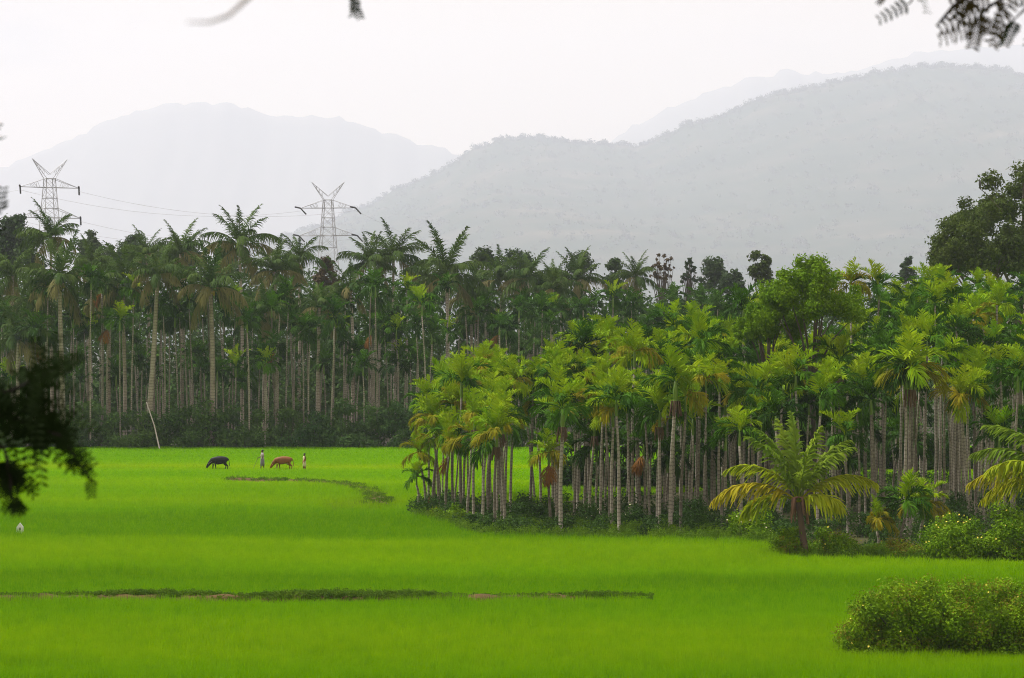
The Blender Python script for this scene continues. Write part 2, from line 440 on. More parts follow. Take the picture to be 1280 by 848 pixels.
COCO = {}
def coco_frond(cls, var, mk):
    key = (cls, var, mk)
    if key in COCO: return COCO[key]
    e, b, lf, dr = {'up': (70, 52, 6, .45), 'mid': (48, 80, -8, .65), 'low': (18, 85, -15, .75), 'hang': (-25, 60, -20, .8)}[cls]
    r = random.Random(var + len(cls))
    V, Q = frond(4.4 * r.uniform(.9, 1.1), 44, 1.0, .10, e + r.uniform(-12, 10), b + r.uniform(-15, 15), 38, lf, dr, seed=var * 13 + len(cls), rw=.06, t0=.14, side=r.uniform(-.12, .12))
    COCO[key] = mk_mesh('frond', V, Q, M[mk]); return COCO[key]
NUTS = None
def nuts_mesh():
    global NUTS
    if NUTS: return NUTS
    mb = MB(); r = random.Random(3)
    for i in range(11):
        a = r.uniform(0, 6.28); c = np.array([.34 * math.cos(a), .34 * math.sin(a), -r.uniform(.1, .6)])
        secs = [(c[0], c[1], c[2] + .16 * math.cos(t), .13 * math.sin(t) + .004, .13 * math.sin(t) + .004) for t in np.linspace(0, math.pi, 6)]
        loft(mb, secs, 7)
    NUTS = mb.mesh('coconut_bunch', M['nut'], True); return NUTS

def coconut(x, y, h, label, group, seed, scale=1., lean=(0, 0), mats=('dull', 'dull', 'dullold'), r0=.19, nuts=False, up=6, mid=7, low=5, hang=2):
    r = random.Random(seed); root = empty('coconut_palm', (x, y, 0)); tag(root, label, 'coconut palm', group)
    pts = trunk_pts(h, lean[0], lean[1], r, 9, .15)
    mb = MB(); tube(mb, pts, np.linspace(r0 * 1.35, r0 * .8, 9), 8); mb.build('trunk', M['coco_trunk'], root, True)
    a0 = r.uniform(0, 6.28)
    for cls, n, mk in (('up', up, mats[0]), ('mid', mid, mats[0]), ('low', low, mats[1]), ('hang', hang, mats[2])):
        for i in range(n):
            mk2 = mats[2] if (cls == 'low' and r.random() < .3) else mk
            o = link('frond', coco_frond(cls, r.randrange(3), mk2), root); o.location = pts[-1]
            o.rotation_euler = (r.uniform(-.15, .15), r.uniform(-.15, .15), a0 + i * 6.283 / n + r.uniform(-.35, .35)); o.scale = (scale * r.uniform(.88, 1.1),) * 3
        a0 += .7
    if nuts:
        o = link('coconut_bunch', nuts_mesh(), root); o.location = pts[-1]
    return root

def tree(name, label, x, y, ztop, w, mat, seed, group=None, depth=None, z0=None, nclump=14, leaves=5000, leaf=.3, clump=None, shell=.4, tr=.22, cat='tree', bare=False):
    r = random.Random(seed); root = empty(name, (x, y, 0)); tag(root, label, cat, group)
    z0 = ztop * .45 if z0 is None else z0; d = depth or w * .8; rr = clump or w * .38
    cl = blobs(nclump, w, d, ztop - z0, z0, rr, seed)
    V, Q = leafcloud(cl, leaves, leaf, seed, shell=shell)
    mb = MB(); mb.add(V, Q); mb.build('crown', M[mat], root)
    mb = MB(); fork = z0 * .75
    tube(mb, [(0, 0, 0), (.1 * tr, 0, fork * .5), (0, .1 * tr, fork)], [tr * 1.3, tr, tr * .85], 8)
    for c in cl[:12 if not bare else 40]:
        e = np.array(c[:3]); b = np.array([0, 0, fork * r.uniform(.85, 1.0)]); md = (b + e) / 2 + np.array([r.uniform(-.3, .3), r.uniform(-.3, .3), .1 * (e[2] - b[2])])
        tube(mb, [b, md, e], [tr * .5, tr * .3, tr * .1], 5, False)
    mb.build('trunk', M['bark'], root, True)
    return root

FLW = {}
def flower_mesh(mk, s):
    if (mk, s) in FLW: return FLW[(mk, s)]
    mb = MB(); 
    for i in range(5):
        a = i * 1.2566; c, n_ = math.cos(a), math.sin(a)
        mb.add([(0, 0, 0), (s * (c * .6 - n_ * .35), s * (n_ * .6 + c * .35), s * .3), (s * c, s * n_, s * .35), (s * (c * .6 + n_ * .35), s * (n_ * .6 - c * .35), s * .3)], [(0, 1, 2, 3)])
    FLW[(mk, s)] = mb.mesh('flower', M[mk]); return FLW[(mk, s)]
def shrub(name, label, x, y, w, d, h, mat, seed, group=None, n=3000, leaf=.12, nclump=16, mat2=None, flowers=0, fmat='flower', fs=.06, z0=0., cat='shrub', shell=.35, clump=None, stems=True, cl=None):
    r = random.Random(seed); root = empty(name, (x, y, 0)); tag(root, label, cat, group)
    cl = cl or blobs(nclump, w, d, h - z0, z0, clump or min(w, h) * .36, seed)
    V, Q = leafcloud(cl, n, leaf, seed, shell=shell); mb = MB(); mb.add(V, Q); mb.build('foliage', M[mat], root)
    if mat2:
        V, Q = leafcloud([c[:2] + (c[2] + c[5] * .35,) + c[3:] for c in cl[::2]], n // 6, leaf * .8, seed + 1, shell=.6); mb = MB(); mb.add(V, Q); mb.build('dry_foliage', M[mat2], root)
    if stems:
        mb = MB()
        for c in cl[:14]:
            tube(mb, [(c[0] * .4, c[1] * .4, 0), (c[0] * .8, c[1] * .8, c[2] * .6), c[:3]], [.03, .022, .01], 4, False)
        mb.build('stem', M['bark'], root)
    for i in range(flowers):
        c = r.choice(cl); a = r.uniform(0, 6.28); e = r.uniform(-.1, 1.3)
        dirv = np.array([math.cos(a) * math.cos(e), -abs(math.sin(a)) * math.cos(e), math.sin(e)])
        o = link('flower', flower_mesh(fmat, fs), root); o.location = np.array(c[:3]) + dirv * np.array(c[3:]) * 1.12
        o.rotation_euler = (r.uniform(.3, 1.2), r.uniform(-.4, .4), r.uniform(-.6, .6))
    return root

# ------------------------------------------------------------------ ground
def emb(Y):
    return 8.0 * np.clip((52. - Y) / 44., 0, 1) ** 1.1
ys = np.concatenate([np.linspace(-90, 60, 76), np.linspace(70, 300, 24), np.concatenate([np.linspace(350, 3000, 20), np.linspace(3500, 22200, 24)])])
xs = np.concatenate([np.linspace(-10900, -150, 20), np.linspace(-120, 120, 41), np.linspace(150, 10900, 20)])
XX, YY = np.meshgrid(xs, ys); ZZ = emb(YY)
def grid_faces(nr, nc):
    i = np.arange((nr - 1) * (nc - 1)); r_ = i // (nc - 1); c_ = i % (nc - 1); a = r_ * nc + c_
    return np.stack([a, a + 1, a + nc + 1, a + nc], 1)
g = mk_mesh('ground', np.stack([XX, YY, ZZ], -1).reshape(-1, 3), grid_faces(*XX.shape), M['ground'], True)
tag(link('ground', g), kind='structure')

# ------------------------------------------------------------------ hills in the haze
def interp(x, pts):
    p = np.array(pts, float); return np.interp(x, p[:, 0], p[:, 1])
def hill_mat(k=1., name='wooded_hillside'):
    m, nt, out = newmat(name); geo = N(nt, 'ShaderNodeNewGeometry')
    a = noise(nt, .003, 7, geo.outputs['Position'], .65); b = noise(nt, .012, 4, geo.outputs['Position'], .7)
    c = ramp(nt, a, [(.3, (.022, .040, .018)), (.48, (.04, .06, .024)), (.6, (.08, .078, .042)), (.72, (.16, .135, .085))])
    c = mixc(nt, math_(nt, 'MULTIPLY', b, .5), c, (.03, .045, .02))
    if k > 1: c = mixc(nt, .75, c, (.34, .31, .27))  # paler base colour lets the far ranges fade as in thicker haze
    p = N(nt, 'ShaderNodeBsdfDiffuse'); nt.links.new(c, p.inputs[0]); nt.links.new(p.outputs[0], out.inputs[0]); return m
M['hill'] = hill_mat(); M['hazemount'] = hill_mat(2., 'haze_paled_mountain')  # second one is a pale copy with distance haze painted in
def hill(name, Yr, ridge, pxr, Yfront, Yback, nx, ny, seed, rough, mk='hill'):
    """a range whose crest stands at distance Yr with the heights of the list (px, py); spurs and gullies on its face"""
    px = np.linspace(pxr[0], pxr[1], nx); X = (px - CX) / F * Yr
    H = CAMZ + (HY - interp(px, ridge)) / F * Yr
    H = H + rough * (vnoise(px * .09, px * 0, seed) - .5) + rough * .6 * (vnoise(px * .3, px * 0, seed + 1) - .5)
    yy = np.concatenate([np.linspace(Yfront, Yr, ny), np.linspace(Yr, Yback, ny // 3)[1:]])
    s = np.where(yy <= Yr, (yy - Yfront) / (Yr - Yfront), 1 - (yy - Yr) / (Yback - Yr))
    Xg = np.repeat(X[None, :], len(yy), 0); Yg = np.repeat(yy[:, None], nx, 1); S = np.repeat(s[:, None], nx, 1)
    sp = vnoise(Xg * .0014 + Yg * .00027, Yg * .00033, seed + 3) - .5
    Z = H[None, :] * np.clip(S, 0, 1) ** 1.12 * (1 + .55 * sp * (1 - S)) + rough * .9 * (vnoise(Xg * .013, Yg * .013, seed + 5) - .5) * (S > .02) * (S < .98) - 2 * (S <= .01)
    me = mk_mesh(name, np.stack([Xg, Yg, Z], -1).reshape(-1, 3), grid_faces(len(yy), nx), M[mk], True)
    tag(link(name, me), kind='structure'); return Xg, Yg, Z
RIDGE = [(250, 400), (330, 305), (380, 290), (440, 264), (500, 236), (555, 212), (600, 183), (622, 174), (660, 172), (720, 178), (770, 181), (800, 182), (835, 168), (862, 153), (890, 152),
         (915, 139), (950, 122), (985, 117), (1040, 104), (1090, 91), (1150, 84), (1215, 83), (1250, 88), (1280, 94), (1400, 110), (1600, 160), (1900, 300)]
hx, hy, hzv = hill('wooded_hill', 13500, RIDGE, (240, 1900), 6600, 17500, 330, 80, 2, 20)
hill('far_mountain', 19300, [(-500, 300), (-200, 250), (0, 212), (60, 188), (120, 158), (170, 140), (215, 129), (285, 128), (320, 140), (370, 147), (420, 144), (450, 158), (500, 172), (560, 190), (700, 240), (900, 330)], (-500, 900), 15500, 21300, 160, 24, 9, 34, 'hazemount')
hill('far_ridge', 20000, [(500, 300), (640, 235), (740, 190), (780, 165), (830, 138), (880, 118), (940, 97), (985, 88), (1030, 93), (1060, 90), (1120, 72), (1180, 62), (1280, 58), (1500, 90), (1900, 200)], (500, 1900), 16000, 21800, 160, 24, 12, 36, 'hazemount')
r = np.random.RandomState(5); ncl = 5200
ii = r.randint(0, 80, ncl); jj = r.randint(0, 330, ncl); rid = r.rand(ncl) < .28; ii[rid] = 79 - r.randint(0, 2, rid.sum())
cl = np.stack([hx[ii, jj] + r.uniform(-9, 9, ncl), hy[ii, jj] + r.uniform(-15, 15, ncl), hzv[ii, jj] + 6.0, *(r.uniform(7, 19, ncl),) * 2, r.uniform(6, 15, ncl)], 1)
V, Q = leafcloud(cl, 130000, 8., 6, shell=.5)
mb = MB(); mb.add(V, Q); tag(mb.build('hill_forest', M['hillwood']), 'hazy wood covering the big hill with treetops along its crest', 'forest', kind='stuff')

# ------------------------------------------------------------------ far wood backing the palms
r = np.random.RandomState(8); cl = []
for i in range(640):
    Y = r.uniform(328, 450) if i > 60 else r.uniform(450, 480); px = r.uniform(-80, 1330); x = gx(px, Y)
    top = hz(interp(px, [(-80, 312), (250, 308), (520, 332), (700, 345), (900, 352), (1330, 340)]), 400) * (r.uniform(.3, .55) if Y < 346 else r.uniform(.3, 1.0) if Y < 380 else r.uniform(.7, 1.0))
    s = r.uniform(1.8, 3.4)
    for z in np.arange(.9, top - s * .6, 3.2): cl.append((x + r.uniform(-1, 1), Y, z, s, s, 2.2))
    cl.append((x, Y, top - s * .7, s, s, s * .8))
V, Q = leafcloud(cl, 150000, .62, 4, shell=.3); mb = MB(); mb.add(V, Q)
tag(mb.build('forest', M['fartree']), 'dim hazy wood filling the space behind the far palms', 'forest', kind='stuff')
r = np.random.RandomState(18); cl = []
for i in range(620):
    Y = r.uniform(330, 405); px = r.uniform(-60, 620 if i % 3 else 1330); s_ = r.uniform(1.0, 2.0); cl.append((gx(px, Y), Y, r.uniform(.6, 6.5), s_, s_, s_ * .85))
V, Q = leafcloud(cl, 70000, .6, 19, shell=.3); mb = MB(); mb.add(V, Q)
tag(mb.build('undergrowth', M['hedge']), 'hazy undergrowth deep between the trunks of the far grove', 'undergrowth', kind='stuff')
# palms past the 300 that show largest are gathered here and built as one object at the end
REST = []
r = random.Random(12)
for i in range(240):
    Y = r.uniform(315, 375); px = r.uniform(-40, 1000)
    REST.append((gx(px, Y), Y, hz(r.uniform(360, 450), Y) - 2, r.choice(['far', 'far', 'far', 'deep']), r.uniform(1.0, 1.25), .09))
def bake_rest():
    r = random.Random(13); Vt = []; Qt = []; mi = []; n = 0; mats = ['areca_trunk', 'farleaf']
    for x, y, h, tone, sc, r0 in REST:
        me = areca_crown('deep' if tone == 'far' else tone, r.randrange(9), 1)
        V = np.zeros(len(me.vertices) * 3, np.float32); me.vertices.foreach_get('co', V); Q = np.zeros(len(me.loops), np.int32); me.loops.foreach_get('vertex_index', Q)
        pm = np.zeros(len(me.polygons), np.int32); me.polygons.foreach_get('material_index', pm)
        key = {v: k for k, v in M.items()}; nm = ['farleaf' if tone == 'far' else key[m] for m in me.materials]
        for q in nm:
            if q not in mats: mats.append(q)
        V = rotz(V.reshape(-1, 3).astype(float), r.uniform(0, 6.28)) * sc + np.array([x, y, h + .6])
        Vt.append(V); Qt.append(Q.reshape(-1, 4) + n); n += len(V); mi.append(np.array([mats.index(q) for q in nm], np.int32)[pm])
        mb = MB(); tube(mb, trunk_pts(h + .6, r.uniform(-.5, .5), 0, r, 4) * np.array([1, 1, 1]), [r0 * 1.1, r0, r0 * .95, r0 * .8], 6, False); a, b = mb.data()
        lx = a[-1] * 0
        Vt.append(a + np.array([x, y, 0])); Qt.append(b + n); n += len(a); mi.append(np.zeros(len(b), np.int32))
    me = mk_mesh('areca_grove', np.concatenate(Vt), np.concatenate(Qt), None)
    for q in mats: me.materials.append(M[q])
    me.polygons.foreach_set('material_index', np.concatenate(mi)); me.update()
    tag(link('areca_grove', me), 'crowded inner and back rows of the areca groves, reading as one mass', 'palm grove', kind='stuff')

# ------------------------------------------------------------------ label helpers: landmarks by place in the picture
FARMARK = [(40, 'above the dark overhanging branch at left'), (110, 'right of the thick pale coconut trunk'), (160, 'between the pale trunk and the leaning pole'), (205, 'just right of the leaning pole'),
           (250, 'beside the straight coconut trunk above the black buffalo'), (300, 'behind the black buffalo'), (345, 'behind the herder and brown cow'), (400, 'right of the child'), (450, 'below the right pylon'),
           (510, 'just left of the near grove'), (600, 'showing over the left clump of the near grove'), (690, 'showing over the gap in the near grove'), (780, 'showing over the middle of the near grove'), (2000, 'showing over the right of the near grove')]
NEARMARK = [(545, 'at the left tip of the near grove'), (595, 'in the left clump of the near grove'), (645, 'beside the gap in the near grove'), (700, 'right of the gap in the near grove'), (760, 'behind the palm with the orange dead frond'),
            (830, 'in the middle of the near grove'), (900, 'left of the golden young coconut'), (980, 'behind the golden young coconut'), (1060, 'under the bright leafy tree'), (1130, 'behind the small paired palms'), (1200, 'behind the yellow flowered shrub'), (3000, 'by the right edge of the picture')]
def mark(px, tab):
    for lim, t in tab:
        if px < lim: return t
TONEW = {'yellow': 'yellow green', 'green': 'fresh green', 'deep': 'dark green', 'gold': 'golden tinged'}

# ------------------------------------------------------------------ far treeline: coconut palms
def wx(px, Y): return gx(px, Y)
CO = [ # crown px, crown py, base px, Y, scale, label, nuts
 (76, 352, 78, 291, 1.15, 'broad coconut palm on a thick pale trunk near left edge', True),
 (62, 298, 66, 318, 1.0, 'tall coconut palm topping the wood below the left pylon', False),
 (155, 352, 156, 295, 1.05, 'coconut palm with arching crown on a thin dark trunk left of leaning pole', False),
 (200, 345, 186, 292, .9, 'coconut palm whose pale trunk leans left behind the leaning pole', False),
 (265, 362, 265, 291, 1.1, 'coconut palm with orange nuts on a straight pale trunk', True),
 (300, 308, 303, 325, 1.25, 'tallest coconut palm with upright crown against pale sky', False),
 (226, 318, 228, 330, 1.0, 'bushy dark coconut palm left of the tallest one', False),
 (112, 330, 112, 335, .9, 'coconut palm half hidden between two taller crowns at left', False),
 (18, 345, 15, 310, 1.0, 'coconut palm at the left edge of the far grove', False),
 (22, 425, 24, 291, .95, 'low coconut palm with pale drooping fronds behind the dark branch', False),
 (345, 340, 346, 320, 1.0, 'coconut palm just right of the tallest crown', False),
 (374, 325, 374, 335, .9, 'small crowned coconut palm left of the right pylon foot', False),
 (398, 385, 398, 300, .85, 'coconut palm with grey hanging fronds below the right pylon', False),
 (463, 330, 463, 340, 1.0, 'coconut palm left of a pair right of the right pylon', False),
 (492, 322, 494, 345, 1.1, 'tall coconut palm right of the right pylon', False),
 (440, 365, 441, 310, .9, 'coconut palm with dull crown under the pair of tall ones', False),
 (558, 345, 560, 320, 1.3, 'wide spreading coconut palm right of the tall pair', False),
 (530, 352, 531, 350, .9, 'coconut palm tucked left of the wide spreading one', False),
 (625, 352, 626, 350, 1.1, 'coconut palm under the rounded umbrella trees', False),
 (662, 350, 663, 345, 1.1, 'coconut palm right of the umbrella trees', False),
 (720, 352, 720, 352, 1.0, 'coconut palm left of the dense dark round tree', False),
 (795, 348, 795, 355, .85, 'coconut palm with a raised frond beside the dense dark round tree', False),
 (690, 362, 690, 340, .9, 'low coconut palm above the gap in the near grove', False),
 (590, 372, 590, 330, .9, 'low coconut palm left of the umbrella trees', False),
 (185, 318, 186, 350, .9, 'coconut palm far back between the left pylon and tallest crown', False),
 (135, 372, 136, 300, .85, 'low coconut palm between dark trunk and pale trunk at left', False),
 (330, 392, 331, 305, .85, 'low coconut palm with limp grey fronds behind the herder', False),
 (42, 385, 42, 297, .9, 'middle height coconut palm left of the thick pale trunk', False)]
for i, (cx, cy, bx, Y, s, lab, nut) in enumerate(CO):
    x = wx(bx, Y); h = hz(cy, Y); lx = wx(cx, Y) - x
    coconut(x, Y, h, lab, 'coconut palms in the far grove', 100 + i, s, (lx, rnd.uniform(-.5, .5)), nuts=nut, r0=.24 if i in (0, 3, 4) else .17)

# far areca palms, one by one in the first rows
def far_arecas():
    r = random.Random(21); used = []; k = 0
    spots = []
    for i in range(84):
        spots.append((i / 84 * 590 - 30 + r.uniform(-5, 5), r.choice([290.5, 294, 298, 303, 309]) + r.uniform(-1.5, 1.5), None))
    for i in range(34):
        spots.append((560 + i * 12.4 + r.uniform(-5, 5), r.uniform(300, 350), r.uniform(372, 415)))
    for px, Y, cy in spots:
        low = cy is None and r.random() < .3
        if cy is None: cy = r.uniform(440, 480) if low else r.uniform(350, 425)
        tone = r.choices(['deep', 'green', 'yellow'], [.8, .2, .0])[0]
        hgt = 'short' if low else ('tall' if cy < 395 else 'middling')
        lab = '%s %s far areca palm %s' % (hgt, TONEW[tone], mark(px, FARMARK))
        if (px < 560 and Y > 302.5) or (px >= 560 and k % 5 > 1):
            REST.append((gx(px, Y), Y, max(3., hz(cy, Y) - 1.), tone, r.uniform(1.0, 1.3), .085)); k += 1; continue
        if Y > 305 and px < 560: lab = lab.replace('areca palm', 'areca set back')
        areca(gx(px, Y), Y, max(3., hz(cy, Y) - 1.), lab, 'slim areca palms in the far grove', tone, r.uniform(1.0, 1.3), False, 300 + k, (r.uniform(-.5, .5), 0), .085, 1)
        k += 1
far_arecas()
# orange dead fronds show on a few far arecas
for i, (px, py, Y, lab) in enumerate([(128, 360, 293, 'areca palm with an orange dead frond left of the leaning pole'), (134, 405, 292, 'shorter areca palm with rust coloured frond left of the leaning pole'), (345, 435, 291, 'areca palm with a bright orange dead frond behind the herder'),
                                      (465, 412, 295, 'areca palm with red brown dead frond right of the child'), (624, 412, 300, 'areca palm with salmon dead frond above the left clump'), (53, 430, 293, 'areca palm with an orange frond behind the dark branch')]):
    areca(gx(px, Y), Y, hz(py, Y) - .6, lab, 'slim areca palms in the far grove', 'deep', 1.0, True, 900 + i, dead=2)

# thicket at the foot of the far grove: single shrubs
r = random.Random(33)
TH = [(-20, 'under the dark branch at left edge'), (30, 'behind the dark branch'), (75, 'at the foot of the thick pale coconut trunk'), (112, 'right of the thick pale trunk'), (150, 'at the foot of the thin dark trunk'),
      (186, 'at the foot of the leaning pole'), (222, 'right of the leaning pole'), (258, 'at the foot of the straight coconut trunk'), (292, 'behind the black buffalo'), (326, 'behind the herder'), (358, 'behind the brown cow'),
      (392, 'behind the child'), (428, 'right of the child'), (462, 'left of the near grove'), (496, 'touching the near grove'), (530, 'behind the near grove\'s left tip'), (575, 'behind the left clump'), (650, 'seen through the gap in the near grove')]
for i, (px, w) in enumerate(TH):
    Y = 291 + r.uniform(-2.0, 1.0); hh = hz(r.uniform(486, 508), Y)
    shrub('thicket_shrub', '%s thicket shrub %s' % (('dark green', 'dusky green', 'greyish green')[i % 3], w), gx(px, Y), Y, 2.1, 1.8, hh, 'hedge', 60 + i, 'shrubs along the foot of the far grove', 2600, .34, 16, cat='shrub', clump=1.0)
    if i % 2 == 0:
        shrub('thicket_shrub', 'low dark shrub before the thicket %s' % w, gx(px + 17, Y - 2.5), Y - 2.5, 1.9, 1.2, hz(r.uniform(525, 535), Y - 2.5), 'hedge', 90 + i, 'shrubs along the foot of the far grove', 1500, .28, 12, clump=.8)

# leaning pole
mb = MB(); a = np.array(at(183, 503, 288.5)); b = np.array(at(200, 566, 283)); b[2] = 0
rt = empty('leaning_pole', b); tag(rt, 'thin bleached pole leaning against the far thicket', 'pole')
tube(mb, [(0, 0, -.1), (a - b) * .5 + np.array([.12, 0, 0]), a - b], [.075, .065, .05], 8); mb.build('pole', M['woodpole'], rt, True)

# far broadleaf trees
BT = [ # px, top py, half width px, Y, mat, kind, label, z0 py
 (18, 258, 36, 430, 'skytree', 'broadleaf_tree', 'big dark hazy tree at left edge below the left pylon arm', 330, 12000, .6),
 (112, 283, 20, 470, 'skytree', 'broadleaf_tree', 'hazy tree right of the left pylon', 325, 3000, .6),
 (170, 286, 24, 460, 'skytree', 'broadleaf_tree', 'dark hazy tree between pylon and bushy coconut palm', 330, 3600, .6),
 (225, 283, 30, 460, 'skytree', 'broadleaf_tree', 'wide hazy tree left of the tallest coconut palm', 330, 4200, .6),
 (408, 316, 16, 380, 'brownleaf', 'broadleaf_tree', 'brownish tree standing in front of the right pylon', 362, 2600, .45),
 (604, 305, 18, 430, 'skytree', 'umbrella_tree', 'round topped umbrella tree, left one of a pair', 336, 2200, .5),
 (648, 308, 24, 430, 'skytree', 'umbrella_tree', 'wider umbrella tree, right one of a pair', 336, 2600, .5),
 (726, 311, 20, 440, 'skytree', 'umbrella_tree', 'thin crowned umbrella tree left of the dense dark round tree', 338, 1700, .5),
 (770, 317, 17, 400, 'skytree', 'broadleaf_tree', 'dense dark round tree in the far skyline', 372, 3600, .5),
 (828, 302, 20, 420, 'brownleaf', 'sparse_tree', 'nearly bare twiggy tree against the hill', 350, 900, .4),
 (862, 322, 12, 440, 'skytree', 'sparse_tree', 'small thin tree right of the bare twiggy tree', 348, 500, .55),
 (892, 318, 22, 460, 'skytree', 'broadleaf_tree', 'blue grey tree between bare tree and dark pointed tree', 356, 2600, .6),
 (950, 310, 17, 400, 'darktree', 'broadleaf_tree', 'dark pointed tree in the skyline left of the bright leafy tree', 345, 1500, .6),
 (1135, 316, 10, 460, 'skytree', 'broadleaf_tree', 'small blue grey treetop showing between grove and big dark tree', 350, 1200, .6),
 (690, 330, 20, 470, 'skytree', 'broadleaf_tree', 'low hazy tree right of the umbrella trees', 350, 1700, .6),
 (560, 322, 22, 480, 'skytree', 'broadleaf_tree', 'low hazy tree behind the wide spreading coconut palm', 350, 2000, .6),
 (140, 298, 18, 500, 'skytree', 'broadleaf_tree', 'low hazy tree behind the coconut crowns at left', 330, 2000, .6),
 (280, 300, 20, 500, 'skytree', 'broadleaf_tree', 'low hazy tree right behind the tallest coconut palm', 335, 2000, .6),
 (915, 334, 18, 430, 'skytree', 'broadleaf_tree', 'grey green treetop left of the dark pointed tree', 362, 1600, .6)]
for i, (px, ty, hw, Y, mt, nm, lab, z0p, nl, lf) in enumerate(BT):
    w = hw / F * Y; umb = nm == 'umbrella_tree'; sp = nm == 'sparse_tree'
    tree(nm, lab, gx(px, Y), Y, hz(ty, Y), w * .82, mt, 400 + i, 'broad trees of the far skyline', z0=hz((z0p if not umb else ty + 20) + 8, Y), leaves=int(nl * (.7 if umb else 1)), leaf=lf, nclump=34 if not sp else 34,
         clump=w * (.36 if not sp else .14), shell=.15, bare=sp or umb, tr=.2)

# ------------------------------------------------------------------ right: bright leafy tree, big dark tree, bird
Y = 172
tree('leafy_tree', 'bright green leafy tree rising among the palm crowns', gx(1016, Y), Y, hz(318, Y), 3.4, 'broad', 501, z0=hz(405, Y), nclump=70, leaves=26000, leaf=.18, clump=.62, depth=2.6, tr=.18)
Y = 176
tree('leafy_tree', 'lower bright green tree left of the tallest palm crowns', gx(960, Y), Y, hz(358, Y), 2.0, 'broad', 502, z0=hz(425, Y), nclump=40, leaves=13000, leaf=.18, clump=.55, depth=2.2, tr=.15)
Y = 262
tree('dark_tree', 'big dark spreading tree at right edge of the skyline', gx(1275, Y), Y, hz(200, Y), 7.2, 'darktree', 503, z0=hz(345, Y), nclump=95, leaves=36000, leaf=.34, clump=1.2, depth=6, tr=.5, shell=.3)
tree('dark_tree', 'olive green lower tree in front of the big dark tree', gx(1225, 250), 250, hz(252, 250), 4.2, 'darktree', 504, z0=hz(345, 250), nclump=60, leaves=18000, leaf=.3, clump=1.0, depth=4, tr=.3)
bp = at(1225, 232, 254)
rt = empty('perched_bird', bp); tag(rt, 'small dark bird perched on a twig of the big dark tree', 'bird')
mb = MB(); loft(mb, [(0, 0, -.32, .01, .01), (0, 0, -.25, .05, .03), (0, 0, 0, .10, .09), (0, 0, .2, .11, .10), (0, 0, .36, .07, .06), (-.02, 0, .44, .07, .06), (-.03, 0, .5, .03, .03)], 8); mb.build('body', M['insul'], rt, True)
mb = MB(); tube(mb, [(-.08, 0, .44), (-.17, 0, .42)], [.025, .004], 5); mb.build('beak', M['insul'], rt)
mb = MB(); tube(mb, [(.0, 0, -.3), (.6, .4, -.7), (2.5, 3., -2.2)], [.03, .04, .07], 5)
mb.V = [mb.data()[0] + np.array(bp)]; tw = mb.build('twig', M['bark'], None); mt_ = [o for o in bpy.data.objects if o.get('label', '').startswith('big dark')][0]
tw.parent = mt_; tw.location = -mt_.location

